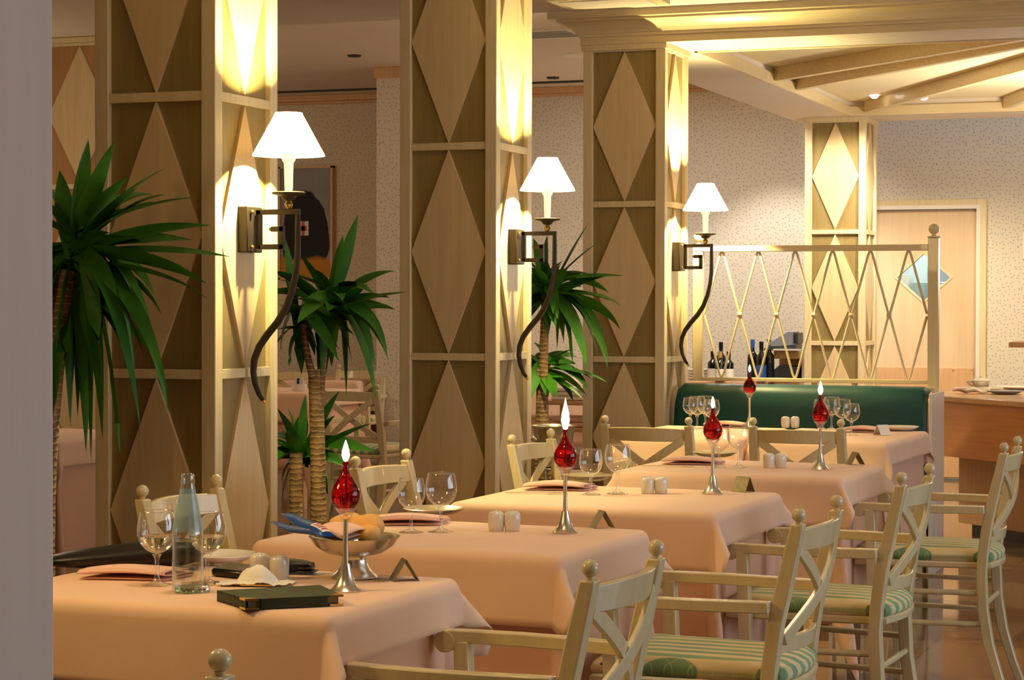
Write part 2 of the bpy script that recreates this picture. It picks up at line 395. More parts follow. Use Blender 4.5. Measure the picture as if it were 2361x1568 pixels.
struct(MB().box(-10, -7.62, YB-.03, YB, 0, .12).box(-6.9, DX0-.09, YB-.03, YB, 0, .12).box(DX1+.09, 4.05, YB-.03, YB, 0, .12).build('baseboard_back', M_rose, bevel=.003))
struct(MB().box(-10, -3.4, YB-.05, YB, 3.0, 3.05).box(-10, -3.4, YB-.035, YB, 2.975, 3.0).build('trim_1', M_rose, bevel=.004))
# wallpapered pier standing out of the back wall
PX = aty(868, 500, 14.3).x
struct(MB().box(PX, PX+.5, 14.3, YB, 0, 3.05).build('wall_pier', M_wallp, smooth=0))
struct(MB().box(PX-.01, PX+.51, 14.27, 14.33, 2.97, 3.05).build('trim_2', M_rose, bevel=.004))
struct(MB().box(PX-.01, PX+.51, 14.28, 14.32, 0, .14).build('baseboard_pier', M_rose, bevel=.004))
# pale wall end in the foreground at the left
fx = aty(126, 784, 1.40).x
struct(MB().box(fx-.6, fx, .4, 1.40, 0, 2.80).build('wall_near', M_post, bevel=.004))

# ------------------------------------------------------------------ diamond pillars
PW, PP = .434, .05
def pillar(X, Y, bars, ztop, label, zbase=0, faces='fsl', w_=PW, back=None, group='pillars with diamond panels'):
    """front-right corner at X, Y; front face looks to -Y, side face to +X"""
    t = empty('pillar', (X-w_/2, Y+w_/2, 0), label, 'pillar', group, kind='thing'); h = w_/2
    t['kind'] = 'thing'
    BOX('core', back or M_backing, t, -h+.02, h-.02, -h+.02, h-.02, 0, ztop, bevel=0)
    for sx in (-1, 1):
        for sy in (-1, 1):
            x0, x1 = (h-PP, h) if sx > 0 else (-h, -h+PP); y0, y1 = (h-PP, h) if sy > 0 else (-h, -h+PP)
            BOX('corner_post', M_frame, t, x0, x1, y0, y1, 0, ztop, bevel=.003)
    q = h-PP
    rot = {'f': 0, 's': 90, 'l': -90, 'b': 180}
    for fc in faces:
        mt = Matrix.Rotation(R(rot[fc]), 3, 'Z')
        for z in bars:
            mb = MB().box(-q, q, -h+.004, -h+.022, z-.0152, z+.0152); mb.v = [tuple(mt@Vector(v)) for v in mb.v]
            mb.build('crossbar', M_frame, t, .0015)
        zs = [0]+[b for b in bars if b > 0]+[ztop]
        for a, b in zip(bars[:-1], bars[1:]):
            lo, hi = a+.0152, b-.0152; md = (lo+hi)/2
            mb = MB().prism([(0, -h+.008, lo), (q, -h+.008, md), (0, -h+.008, hi), (-q, -h+.008, md)], (0, .013, 0)); mb.v = [tuple(mt@Vector(v)) for v in mb.v]
            mb.build('diamond_panel', M_diamond, t, .0008)
        # half diamond running out of the top
    mb = MB().box(-h-.004, h+.004, -h-.004, h+.004, 0, .22); mb.build('plinth', M_frame, t, .003)
    return t
B1 = [.229, 1.1061, 1.9832, 2.860, 3.737]; B3 = [.2552, 1.0436, 1.8321, 2.62]
PIL = [(-3.1958, 5.9191), (-3.126, 8.2079), (-3.0159, 10.3035), (-2.8911, 14.8895)]
def tall(X, Y, label, faces='fsl'):
    t = pillar(X, Y, B1[:3], 2.80, label, faces=faces)
    h = PW/2; q = h-PP; rot = {'f': 0, 's': 90, 'l': -90}
    for fc in faces:       # diamond cut off by the ceiling
        mt = Matrix.Rotation(R(rot[fc]), 3, 'Z'); lo = 1.9984; md = lo+.4233; k = q*.106
        mb = MB().prism([(0, -h+.008, lo), (q, -h+.008, md), (k, -h+.008, 2.80), (-k, -h+.008, 2.80), (-q, -h+.008, md)], (0, .013, 0)); mb.v = [tuple(mt@Vector(v)) for v in mb.v]
        mb.build('diamond_panel', M_diamond, t, .0008)
    return t
tall(*PIL[0], 'nearest full diamond-panelled pillar, behind the yucca at the left, with the largest lamp')
tall(*PIL[1], 'second diamond-panelled pillar, middle of the photo, between two yuccas')
pillar(*PIL[2], B3, 2.642, 'third diamond-panelled pillar, carrying the moulded corner of the lowered ceiling')
pillar(*PIL[3], B3, 2.642, 'far diamond-panelled pillar standing behind the lattice screen, no lamp on it')
# pillar caps
for i in (2, 3):
    X, Y = PIL[i]
    struct(MB().box(X-PW-.008, X+.008, Y-.008, Y+PW+.008, 2.612, 2.642).build('trim_%d' % (i+1), M_frame, bevel=.002))
p0 = aty(182, 430, 11.3)
t = pillar(p0.x+.27, 11.3, [p0.z-1.752, p0.z-.876, p0.z, p0.z+.876], p0.z+.891, 'farther diamond-panelled pillar half hidden behind the nearest one, cream wall above it', w_=.54, back=M_brown)
struct(MB().box(p0.x-1.3, p0.x+.27, 11.32, 11.84, p0.z+.891, 3.05).build('wall_lintel', M_cream, smooth=0))
struct(MB().box(p0.x-1.32, p0.x+.29, 11.28, 11.3, p0.z+.881, p0.z+.911).build('trim_5', M_frame, bevel=.003))

# ------------------------------------------------------------------ lowered coffered ceiling on pillars 3 and 4
x3, y3 = PIL[2]; x4, y4 = PIL[3]
sof = MB().box(x3-PW, x3+.03, y3, y4+PW, 2.642, 2.80)          # beam along the pillar row
sof.box(x3+.03, 3.9, y4-.13, y4+PW, 2.642, 2.80)               # far beam
sof.box(x3+.03, 3.9, y3, y3+PW, 2.642, 2.80)                   # near beam
struct(sof.build('ceiling_soffit', M_paint, smooth=0))
struct(MB().box(x3+.03, 3.9, y3+PW, y4-.13, 2.735, 2.80).build('ceiling_coffer', M_cream, smooth=0))
struct(MB().box(x3-PW, x3+.0, y3, YB, 2.80, 3.3).box(x3, 4.05, y3, y3+.2, 2.80, 3.3).build('wall_upper', M_paint, smooth=0))
# wooden fascia inside the coffer
ix, iy0, iy1 = x3+.03, y3+PW, y4-.13
struct(MB().box(ix, ix+.02, iy0, iy1, 2.634, 2.70).build('trim_6', M_frame, bevel=.002))
struct(MB().box(ix, 3.9, iy1-.02, iy1, 2.634, 2.70).build('trim_7', M_frameX, bevel=.002))
struct(MB().box(ix, 3.9, iy0, iy0+.02, 2.634, 2.70).build('trim_8', M_frameX, bevel=.002))
# radial joists under the coffer panel
BC = Vector((.1, 9.6, 0))
for i, (sx, sy) in enumerate([(ix+.02, 12.48), (ix+.02, 13.05), (-2.85, iy1-.02), (-1.9, iy1-.02), (-.9, iy1-.02)]):
    a = Vector((sx, sy, 2.695)); d = (Vector((BC.x, BC.y, 2.695))-a); k = (iy0+.02-sy)/d.y; b = a+d*k
    jo = MB().bar(a, b, .05, .08).build('ceiling_joist', M_frameX, bevel=.002)
    tag(jo, ['wooden ceiling joist nearest the third pillar, under the coffered panel', 'second wooden ceiling joist from the third pillar, under the coffered panel', 'wooden ceiling joist running out of the coffer corner above the far pillar', 'wooden ceiling joist beyond the lit spotlights, at right edge', 'wooden ceiling joist farthest right'][i], 'joist', 'radial joists of the coffered ceiling', 'thing')
# cornice of the near beam: profile (outward, z), front run and left return
prof = [(0, 2.642), (.012, 2.642), (.012, 2.678), (.022, 2.680), (.022, 2.694), (.03, 2.697), (.038, 2.71), (.055, 2.728), (.08, 2.742), (.10, 2.75), (.108, 2.752), (.108, 2.762), (.145, 2.764), (.145, 2.80), (0, 2.80)]
co = MB(); n = len(prof); vs = []; xl = x3-PW
for px_, (o_, z_) in [(0, p) for p in prof]: vs.append((3.9, y3-o_, z_))
for o_, z_ in prof: vs.append((xl-o_, y3-o_, z_))
for o_, z_ in prof: vs.append((xl-o_, y3+PW+.6, z_))
fs = [(j*n+i, j*n+(i+1) % n, (j+1)*n+(i+1) % n, (j+1)*n+i) for j in range(2) for i in range(n)]
co.add(vs, fs); struct(co.build('trim_9', M_frameX, smooth=25))
# recessed spotlights
for i, (px, py) in enumerate([(2016, 219), (2130, 223)]):
    p = atz(px, py, 2.73)
    t = empty('spotlight', (p.x, p.y, 2.735), ['lit recessed spotlight left of the long joist in the coffer', 'lit recessed spotlight right of the long joist in the coffer'][i], 'ceiling light', 'spotlights in the coffer')
    MB().lathe([(.026, -.002), (.045, -.006), (.047, 0), (.026, 0)], n=24, cap=False).build('rim', M_whitep, t)
    MB().lathe([(1e-5, -.030), (.016, -.027), (.028, -.016), (.034, -.002)], n=24, cap=False).build('bulb', M_bulb, t)
    spot('spotlight_beam', (0, 0, -.09), (p.x*0+(-.25 if i == 0 else .05), .35 if i else .42, -1), 110, (1, .86, .62), 110, .6, .03, t)
# vents, discs and slots in the ceilings
g0, g1 = atz(1235, 75, 3.05), atz(1322, 75, 3.05)
t = empty('ceiling_vent', ((g0.x+g1.x)/2-.15, g0.y+.05, 3.05), 'white slatted air vent in the ceiling beside the moulded corner', 'vent')
BOX('frame', M_whitep, t, -.34, .34, -.2, .2, -.012, .001)
for k in range(6): BOX('slat', M_grey, t, -.28, .28, -.16+k*.055, -.145+k*.055, -.016, -.011, bevel=0)
g = aty(1430, 8, 9.9)
vx = atz(1340, 6, 2.80); vx1 = atz(1520, 4, 2.80)
t = empty('ceiling_panel', ((vx.x+vx1.x)/2, vx.y, 2.80), 'wood-framed panel let into the ceiling above the moulded corner', 'ceiling panel')
BOX('frame', M_frameX, t, -.26, .26, -.3, .03, -.03, .001, bevel=.004); BOX('panel', M_paint, t, -.21, .21, -.26, -.02, -.035, -.029)
for i, (px, py, r) in enumerate([(817, 127, .05), (1275, 178, .05), (1335, 125, .13)]):
    p = atz(px, py, 3.05)
    o = MB().lathe([(1e-5, -.012), (r*.9, -.012), (r, 0)], n=24, cap=False).build('ceiling_disc', M_linebk if i < 2 else M_whitep, loc=(p.x, p.y, 3.05))
    tag(o, ['small dark round fitting in the ceiling between first two pillars', 'small dark round fitting in the ceiling, between second and third pillars', 'broad white round ceiling disc cut off by the third pillar'][i], 'ceiling fitting')
a, b = atz(700, 208, 3.05), atz(868, 208, 3.05)
o = MB().box(-.8, .8, -.04, .04, -.01, .001).build('slot_diffuser', M_linebk, loc=((a.x+b.x)/2, a.y+.05, 3.05)); tag(o, 'dark linear air slot in the ceiling above the hung canvas', 'vent')
a = atz(1285, 188, 3.05)
o = MB().box(-.8, .8, -.04, .04, -.01, .001).build('slot_diffuser', M_linebk, loc=(a.x, a.y, 3.05)); tag(o, 'dark linear air slot in the ceiling between second and third pillars', 'vent')
p = aty(1829, 311, YB)
o = MB().lathe([(.04, 0), (.038, -.02), (1e-5, -.024)], n=20, cap=False).build('wall_sensor', M_whitep, loc=(p.x, YB, p.z)); o.rotation_euler = (R(-90), 0, 0); o.rotation_euler = (R(90), 0, 0)
tag(o, 'small round white fitting high on the speckled back wall', 'sensor')

# ------------------------------------------------------------------ kitchen door and what shows through its window
dr = empty('door_1', (DX0, YB, 0)); struct(dr)
wd = DX1-DX0; wp = aty(2130, 640, YB+.03); wx, wz = wp.x-DX0, wp.z; hw, hh = .2, .178
mb = MB(); outer = [(.004, .01), (wd-.004, .01), (wd-.004, DZ-.004), (.004, DZ-.004)]; inner = [(wx, wz-hh), (wx+hw, wz), (wx, wz+hh), (wx-hw, wz)]
vs = [(x, y, z) for y in (.02, .06) for x, z in outer+inner]
# connect outer corners to the diamond
fs = []
for y in (0, 1):
    o_ = y*8
    for a, b, c in [(0, 1, 4), (1, 5, 4), (1, 2, 5), (2, 6, 5), (2, 3, 6), (3, 7, 6), (3, 0, 7), (0, 4, 7)]: fs.append((a+o_, b+o_, c+o_))
for i in range(4):
    fs.append((i, (i+1) % 4, 8+(i+1) % 4, 8+i)); fs.append((4+i, 4+(i+1) % 4, 12+(i+1) % 4, 12+i))
mb.add(vs, fs).build('door_leaf', M_door, dr, smooth=0)
k = 1.1
wf = MB(); o2 = [(wx, wz-hh*k), (wx+hw*k, wz), (wx, wz+hh*k), (wx-hw*k, wz)]
vs = [(x, y, z) for y in (.012, .03) for x, z in o2+inner]
fs = [(i, (i+1) % 4, 4+(i+1) % 4, 4+i) for i in range(4)]+[(8+i, 8+(i+1) % 4, 12+(i+1) % 4, 12+i) for i in range(4)]+[(i, (i+1) % 4, 8+(i+1) % 4, 8+i) for i in range(4)]+[(4+i, 4+(i+1) % 4, 12+(i+1) % 4, 12+i) for i in range(4)]
wf.add(vs, fs).build('window_frame', M_frame, dr, smooth=0)
MB().prism([(x, .038, z) for x, z in inner], (0, .004, 0)).build('window_pane', M_pane, dr, smooth=0)
kz = aty(2150, 848, YB).z
BOX('kick_plate', M_rose, dr, .02, wd-.02, .012, .021, .02, kz)
for sx in (wd-.03, wd-.17): MB().ball((sx, .011, kz-.015), .006, 8).build('screw', M_chrome, dr)
struct(MB().box(DX0-.09, DX0, YB-.03, YB+.1, 0, DZ+.075).box(DX1, DX1+.075, YB-.03, YB+.1, 0, DZ+.075).box(DX0, DX1, YB-.03, YB+.1, DZ, DZ+.075).build('trim_10', M_frame, bevel=.004))
struct(MB().box(DX1+.0, DX1+.03, YB-.036, YB-.03, 0, DZ+.03).box(DX0, DX1, YB-.036, YB-.03, DZ, DZ+.03).build('trim_11', M_whitep, bevel=.002))
# kitchen behind the door
struct(MB().box(-4, -1.6, 17.7, 17.8, 0, 2.6).box(-4.05, -4, YB+.12, 17.7, 0, 2.6).box(-1.6, -1.55, YB+.12, 17.7, 0, 2.6).box(-4, -1.6, YB+.12, 17.8, 2.6, 2.7).build('wall_kitchen', M_kitchen, smooth=0))
area('kitchen_lamp_light', (-2.7, 16.9, 2.55), (0, 0, 0), .8, .5, 44, (.92, 1, 1))
kx = aty(2130, 640, 17.2)
t = empty('kitchen_machine', (kx.x+.12, 17.3, 0), 'steel kitchen machine seen through the diamond window of the door', 'machine')
BOX('cabinet', M_steel, t, -.22, .4, -.1, .3, 0, 1.5, bevel=.01); BOX('panel', M_kitchen, t, .02, .3, -.115, -.1, 1.36, 1.48); BOX('hopper', M_grey, t, -.1, .18, -.05, .2, 1.5, 1.62)
t = empty('fan_unit', (kx.x-.22, 17.2, 1.3), 'white boxed fan seen at the left of the diamond door window', 'fan')
BOX('housing', M_whitep, t, -.1, .1, -.05, .2, -.3, .26); mbb = MB().lathe([(.03, 0), (.075, 0), (.075, .01), (.03, .01)], n=24, cap=False); mbb.v = [(x, -.05-z, y+.12) for x, y, z in mbb.v]; mbb.build('grille', M_dkgrey, t)
BOX('pole', M_whitep, t, -.05, .05, .0, .1, -1.3, -.3)
pts = [Vector((kx.x+.12+.04*math.cos(a*.9)*(1+.3*math.sin(a*2.3)), 17.1, 1.42+.05*math.sin(a*1.3))) for a in [i*.4 for i in range(24)]]
tag(MB().tube(pts, .006, 6).build('cable', M_whitep), 'white looped cable behind the diamond door window', 'cable')
bx = aty(2116, 688, 17.0); tag(BOX('crate', M_blue, None, bx.x-.06, bx.x+.1, 17.0, 17.15, 0, 1.30), 'blue crate low in the diamond door window', 'crate')
# switch plate at the right edge
p = aty(2359, 568, YB); tag(BOX('switch_plate', M_whitep, None, p.x-.005, p.x+.14, YB-.012, YB, p.z-.095, p.z+.095, bevel=.003), 'white wall plate with dark edge cut by the right border', 'switch')

# ------------------------------------------------------------------ wall sconces
def make_sconce(n, wall_x, y, label, power):
    """origin on the pillar face; the bracket stands out along +X"""
    t = empty('wall_sconce', (wall_x, y, 0), label, 'wall lamp', 'shaded sconces on the pillars')
    ax = .148
    BOX('backplate', M_bronze, t, -.016, .028, -.052, .052, 1.494, 1.642, bevel=.004)
    for z in (1.624, 1.512): MB().ball((.033, -.03, z), .0065, 10).build('screw_cap', M_gold, t)
    sq = .0085
    def rod(*pts): mb = MB(); [mb.bar(Vector((a[0], 0, a[1])), Vector((b[0], 0, b[1])), sq*2, sq*2, (0, 1, 0)) for a, b in zip(pts[:-1], pts[1:])]; return mb
    rod((.035, 1.624), (.187, 1.624)).build('bracket', M_bronze, t, .0012)
    rod((.043, 1.63), (.043, 1.506)).build('bracket', M_bronze, t, .0012)
    rod((.043, 1.512), (.132, 1.512)).build('bracket', M_bronze, t, .0012)
    rod((.124, 1.504), (.124, 1.577)).build('bracket', M_bronze, t, .0012)
    rod((.132, 1.569), (.088, 1.569)).build('bracket', M_bronze, t, .0012)
    MB().ball((.084, 0, 1.569), .007, 10).build('bracket_knob', M_gold, t)
    tp = [Vector((a, 0, b)) for a, b in [(.180, 1.632), (.1805, 1.56), (.180, 1.49), (.174, 1.43), (.160, 1.37), (.138, 1.315), (.108, 1.27), (.072, 1.23), (.042, 1.19), (.025, 1.15), (.021, 1.11), (.028, 1.07), (.043, 1.035), (.055, 1.019)]]
    MB().tube(tp, [.0085, .0095, .010, .0105, .0115, .012, .0125, .0125, .012, .0115, .0105, .0095, .0085, .0075], 10, (0, 1, 0)).build('scroll_tail', M_bronze, t)
    MB().ball((.059, 0, 1.013), .0075, 12).build('tail_knob', M_gold, t)
    MB().lathe([(.006, 1.632), (.012, 1.640), (.014, 1.648), (.009, 1.656), (.008, 1.660)], (ax, 0, 0), 16).build('collar', M_gold, t)
    MB().lathe([(.008, 1.658), (.020, 1.664), (.026, 1.674), (.052, 1.680), (.056, 1.685), (.050, 1.688), (.012, 1.688)], (ax, 0, 0), 28).build('drip_dish', M_bronze, t)
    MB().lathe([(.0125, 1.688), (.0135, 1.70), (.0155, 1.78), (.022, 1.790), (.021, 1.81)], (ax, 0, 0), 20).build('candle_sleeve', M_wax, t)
    sh = MB().lathe([(.116, 1.803), (.113, 1.811), (.0435, 1.936), (.0435, 1.940)], (ax, 0, 0), 40, False).build('lamp_shade', M_shade, t)
    bb = MB().ball((ax, 0, 1.898), .014, 16, 1.3).build('bulb', M_lampbulb, t)
    return t
make_sconce(0, PIL[0][0], PIL[0][1]+.217, 'nearest and largest shaded sconce, on the left pillar', 17)
make_sconce(1, PIL[1][0], PIL[1][1]+.217, 'shaded sconce on the middle pillar, second of the three', 17)
make_sconce(2, PIL[2][0]+.005, PIL[2][1]+.217, 'farthest shaded sconce, on the pillar next to the lattice screen', 17)

# ------------------------------------------------------------------ lattice screen and green bench
LY = 10.74
lx0, lx1, lz0, lz1 = -2.985, -1.715, .925, 1.628
t = empty('lattice_screen', ((lx0+lx1)/2, LY, 0), 'cream wooden lattice screen of slim diamonds above the green bench', 'screen')
def W(mb): return mb
cxm = (lx0+lx1)/2
BOX('post', M_frame, t, lx0-cxm, lx0-cxm+.052, -.02, .02, .925, 1.628, bevel=.003)
BOX('post', M_frame, t, lx1-cxm-.05, lx1-cxm+.002, -.025, .025, 0, 1.66, bevel=.003)
MB().lathe([(.020, 1.66), (.032, 1.662), (.032, 1.668), (.011, 1.672), (.011, 1.682)], (lx1-cxm-.024, 0, 0), 20).ball((lx1-cxm-.024, 0, 1.705), .027, 24).build('ball_finial', M_frame, t)
MB().lathe([(.020, 1.628), (.028, 1.632), (.011, 1.638), (.011, 1.65)], (lx0-cxm+.026, 0, 0), 20).ball((lx0-cxm+.026, 0, 1.672), .026, 24).build('ball_finial', M_frame, t)
BOX('top_rail', M_frameX, t, lx0-cxm+.0, lx1-cxm-.05, -.022, .022, 1.597, 1.628, bevel=.003)
BOX('bottom_rail', M_frameX, t, lx0-cxm+.05, lx1-cxm-.05, -.022, .022, .925, .945, bevel=.003)
a0, a1 = lx0-cxm+.055, lx1-cxm-.053; st = (a1-a0)/6; zm = 1.272
for half, ze in ((0, 1.595), (1, .947)):
    for k in range(6):
        xa, xb, xc = a0+st*k, a0+st*(k+.5), a0+st*(k+1)
        o_ = .006 if ze > zm else -.006
        MB().tube([Vector((xa+.004, 0, zm+o_)), Vector((xb-.012, 0, ze-.02*(1 if ze > zm else -1))), Vector((xb-.004, 0, ze)), Vector((xb+.004, 0, ze)), Vector((xb+.012, 0, ze-.02*(1 if ze > zm else -1))), Vector((xc-.004, 0, zm+o_))], .0062, 8, (0, 1, 0)).build('lattice_rod', M_frame, t)
for k in range(1, 6):
    mb = MB().lathe([(.009, -.012), (.012, -.009), (.012, .009), (.009, .012)], n=14)
    mb.v = [(a0+st*k+z, x, zm+y) for x, y, z in mb.v]; mb.build('collar', M_frame, t)
bn = empty('bench', (cxm, 10.45, 0), 'dark green leather banquette bench with high padded back', 'bench')
w2 = (lx1-lx0)/2
def backf(u, v):
    # rounded padded back, seen as a closed section swept along X
    return None
secp = [(-.03, .30), (-.055, .40), (-.058, .62), (-.05, .80), (-.035, .875), (-.005, .910), (.04, .922), (.09, .920), (.12, .90), (.125, .30)]
bx0, bx1 = -w2-.012, w2+.012
mb = MB(); xs = [bx0, bx0+.012, bx0+.04, -.3, 0, .3, bx1-.04, bx1-.012, bx1]; sh = [.82, .95, 1, 1, 1, 1, 1, .95, .82]
vs = []
for x, k in zip(xs, sh):
    for y, z in secp: vs.append((x, .04+(y-.04)*k, .5+(z-.5)*(k if z > .5 else 1)))
n = len(secp)
mb.add(vs, [(j*n+i, j*n+(i+1) % n, (j+1)*n+(i+1) % n, (j+1)*n+i) for j in range(len(xs)-1) for i in range(n)]+[tuple(range(n)), tuple(range((len(xs)-1)*n, len(xs)*n))])
mb.build('back_cushion', M_leather, bn, smooth=60)
pp = [Vector((bx1-.004, .04+(y-.04)*.93, .5+(z-.5)*.93)) for y, z in secp[:9]]
MB().tube(pp, .006, 8, (1, 0, 0)).build('piping', M_orange, bn)
BOX('seat_cushion', M_leather, bn, bx0+.01, bx1-.01, -.52, -.03, .30, .45, bevel=.03)
BOX('base', M_frameX, bn, bx0+.03, bx1-.03, -.48, .12, 0, .30, bevel=.004)
BOX('end_panel', M_whitep, bn, bx1+.0, bx1+.014, -.06, .33, 0, .89, bevel=.002)
BOX('back_panel', M_frameX, bn, bx0+.02, bx1, .126, .16, 0, .915, bevel=.003)

# ------------------------------------------------------------------ buffet counter at the right
ct = empty('buffet_counter', (-1.86, 12.35, 0), 'orange wood buffet counter with a pale polished top and recessed base', 'counter', rz=R(-45))
def octo(x0, y0, x1, y1, c, z0, z1):
    return MB().prism([(x0+c, y0, z0), (x1, y0, z0), (x1, y1, z0), (x0, y1, z0), (x0, y0+c*.6, z0)], (0, 0, z1-z0))
octo(-.10, -.37, 2.6, .55, .06, .785, .82).build('countertop', M_rose, ct, .008)
octo(-.08, -.35, 2.6, .53, .05, .485, .785).build('apron_panel', M_orange, ct, .002)
octo(.0, -.0, 2.6, .5, .02, .07, .485).build('base_cabinet', M_rose, ct, .002)
octo(.06, .05, 2.6, .45, .02, 0, .07).build('toe_kick', M_blackp, ct)
pl = MB().lathe([(1e-5, .006), (.07, .006), (.085, .010), (.115, .020), (.116, .023), (.085, .014), (.07, .010), (1e-5, .010)], n=32, cap=False)
cz = .82
def dish(name, px, py, z, label, cat, prof_mb, mat, group=None, solid=0):
    p = atz(px, py, z); o = prof_mb.build(name, mat, loc=(p.x, p.y, z), smooth=50, solid=solid); return tag(o, label, cat, group)
def platemb(r=.12): 
    k = r/.116; return MB().lathe([(1e-5, .003), (.07*k, .003), (.085*k, .006), (.114*k, .017), (.116*k, .020), (.113*k, .021), (.085*k, .011), (.07*k, .008), (1e-5, .008)], n=36, cap=False)
dish('serving_plate', 2262, 902, cz, 'white plate under the cup on the buffet counter', 'plate', platemb(.13), M_porc)
p = atz(2262, 899, cz)
cu_ = empty('soup_cup', (p.x, p.y, cz+.01), 'white lidded cup with handle on the buffet counter', 'cup')
MB().lathe([(.03, 0), (.045, .012), (.055, .04), (.058, .045), (.052, .042), (.04, .014), (1e-5, .01)], n=28, cap=False).build('bowl', M_porc, cu_)
MB().lathe([(.057, .046), (.03, .058), (.008, .062), (.009, .072), (1e-5, .076)], n=24, cap=False).build('lid', M_porc, cu_)
MB().tube(bez(Vector((-.05, 0, .035)), Vector((-.11, 0, .05)), Vector((-.05, 0, .012)), 10), .005, 8, (0, 1, 0)).build('handle', M_porc, cu_)
dish('serving_plate', 2345, 899, cz, 'white oval plate at the right border on the counter', 'plate', platemb(.15), M_porc)
dish('side_plate', 2318, 909, cz, 'dark rimmed plate below the oval plate on the counter', 'plate', platemb(.10), M_grey)
p = atz(2240, 908, cz)
nk = MB().grid(lambda u, v: ((u-.5)*.2, (v-.5)*.09, .012+.006*math.sin(u*14)+.008*math.sin(v*7+u*5)), 18, 8).build('paper_napkin', M_paper, loc=(p.x, p.y, cz+.008), solid=.006); nk.rotation_euler = (0, 0, .3)
tag(nk, 'crumpled white napkin lying at front of the buffet counter', 'napkin')
# shelf with a stack of plates at the right border
sp_ = aty(2336, 787, 11.9)
tag(MB().box(0, 1.2, -.2, .25, -.03, 0).build('wall_shelf', M_rose, bevel=.008, loc=(sp_.x, 11.9, sp_.z)), 'wooden shelf end above the buffet counter, cut by the right border', 'shelf')
tag(MB().box(sp_.x+.5, sp_.x+.6, 11.86, 11.96, .82, sp_.z-.03).build('shelf_support', M_frame, bevel=.003), 'wooden upright carrying the plate shelf, right of the photo', 'upright')
for k in range(13):
    o = platemb(.11).build('stacked_plate', M_porc, loc=(sp_.x+.16, 11.93, sp_.z+.001+k*.0195), smooth=50)
    tag(o, 'white plate in the stack on the wooden shelf at the right border', 'plate', 'plates stacked on the right-hand shelf')

# ------------------------------------------------------------------ service table behind the lattice
sy = 15.3; sb = aty(1700, 879, sy)
t = empty('service_table', (-4.22, 15.45, 0), 'low service table with wine bottles behind the lattice screen', 'table')
BOX('tabletop', M_rose, t, -.55, .55, -.22, .28, sb.z-.03, sb.z, bevel=.003)
for sx in (-.5, .45):
    for s_ in (-.18, .2): BOX('leg', M_rose, t, sx, sx+.05, s_, s_+.05, 0, sb.z-.03)
def wine_bottle(px, py_top, dy, label, labcol, capcol):
    p = aty(px, 878, sy+dy); top = aty(px, py_top, sy+dy); h = top.z-sb.z
    t = empty('wine_bottle', (p.x, p.y, sb.z), label, 'bottle', 'wine bottles behind the lattice'); r = .038
    MB().lathe([(1e-5, .004), (r*.9, 0), (r, .006), (r, h*.58), (r*.93, h*.63), (r*.5, h*.70), (.0145, h*.76), (.014, h*.97), (.0155, h*.975), (.0155, h), (1e-5, h)], n=24, cap=False).build('glass_body', M_winebot, t)
    MB().lathe([(r+.0006, h*.10), (r+.0006, h*.42)], n=24, cap=False).build('paper_label', labcol, t)
    MB().lathe([(.0152, h*.80), (.0162, h*.985), (.0162, h+.001), (1e-5, h+.002)], n=20, cap=False).build('capsule', capcol, t)
M_navy = plain('navy_print', srgb(26, 30, 48), .4); M_cork = plain('gold_foil', srgb(190, 150, 84), .4, .3); M_bluel = plain('bright_blue_label', srgb(44, 92, 170), .4, var=.15, vs=40)
for a in [(1643, 810, 0, 'dark wine bottle with white label, left end of the left cluster', M_paper, M_blackp), (1662, 789, .12, 'tall dark wine bottle at the back of the left cluster', M_bluel, M_blackp), (1660, 811, -.09, 'wine bottle with gold foil top, front of the left cluster', M_paper, M_cork), (1680, 811, 0, 'dark wine bottle with white label, right end of the left cluster', M_paper, M_blackp),
          (1735, 783, 0, 'dark wine bottle with blue neck, left end of the right cluster', M_navy, M_bluel), (1755, 788, -.08, 'wine bottle with bright blue label, middle of the right cluster', M_bluel, M_blackp), (1773, 783, 0, 'dark wine bottle with dark label, right end of the right cluster', M_navy, M_navy)]: wine_bottle(*a)
# stationery shelf with printer-like machine
q = aty(1786, 808, 15.35); q2 = aty(1857, 808, 15.35); zt = q.z
t = empty('service_desk', ((q.x+q2.x)/2, 15.5, 0), 'pale wooden desk unit with two tiers beside the far pillar', 'desk')
wq = (q2.x-q.x)/2
BOX('top_shelf', M_door, t, -wq, wq, -.18, .3, zt-.06, zt, bevel=.003); BOX('back', M_door, t, -wq, wq, .0, .04, 0, zt-.06); BOX('side_panel', M_door, t, wq-.02, wq, -.18, .3, 0, zt-.06); BOX('lower_shelf', M_door, t, -wq, wq-.02, -.18, .0, sb.z-.05, sb.z+.02); BOX('side_panel', M_door, t, -wq, -wq+.02, -.18, .3, 0, sb.z-.05)
pm = aty(1803, 800, 15.35)
t = empty('card_machine', (pm.x, 15.38, zt+.001), 'grey till machine with a sloping lid on the desk behind the lattice', 'machine')
MB().prism([(-.13, -.1, 0), (.12, -.1, 0), (.12, -.1, .05), (-.1, -.1, .03)], (0, .2, 0)).build('body', M_dkgrey, t, .004)
MB().prism([(-.115, -.1, .032), (.1, -.1, .05), (.10, -.1, .14), (.06, -.1, .142)], (0, .2, 0)).build('lid', M_grey, t, .004)
BOX('printer_bar', M_dkgrey, t, .085, .13, -.08, .09, .05, .13)
BOX('tray', M_whitep, t, -.04, .17, -.14, -.1, 0, .012)
pm = aty(1815, 868, 15.35); tag(MB().prism([(-.11, -.08, 0), (.09, -.08, 0), (.09, -.08, .09), (-.05, -.08, .1), (-.11, -.08, .05)], (0, .16, 0)).build('phone_set', M_dkgrey, bevel=.004, loc=(pm.x, 15.38, sb.z+.021)), 'dark desk telephone on the lower tier beside the far pillar', 'telephone')
pm = aty(1606, 860, 15.3)
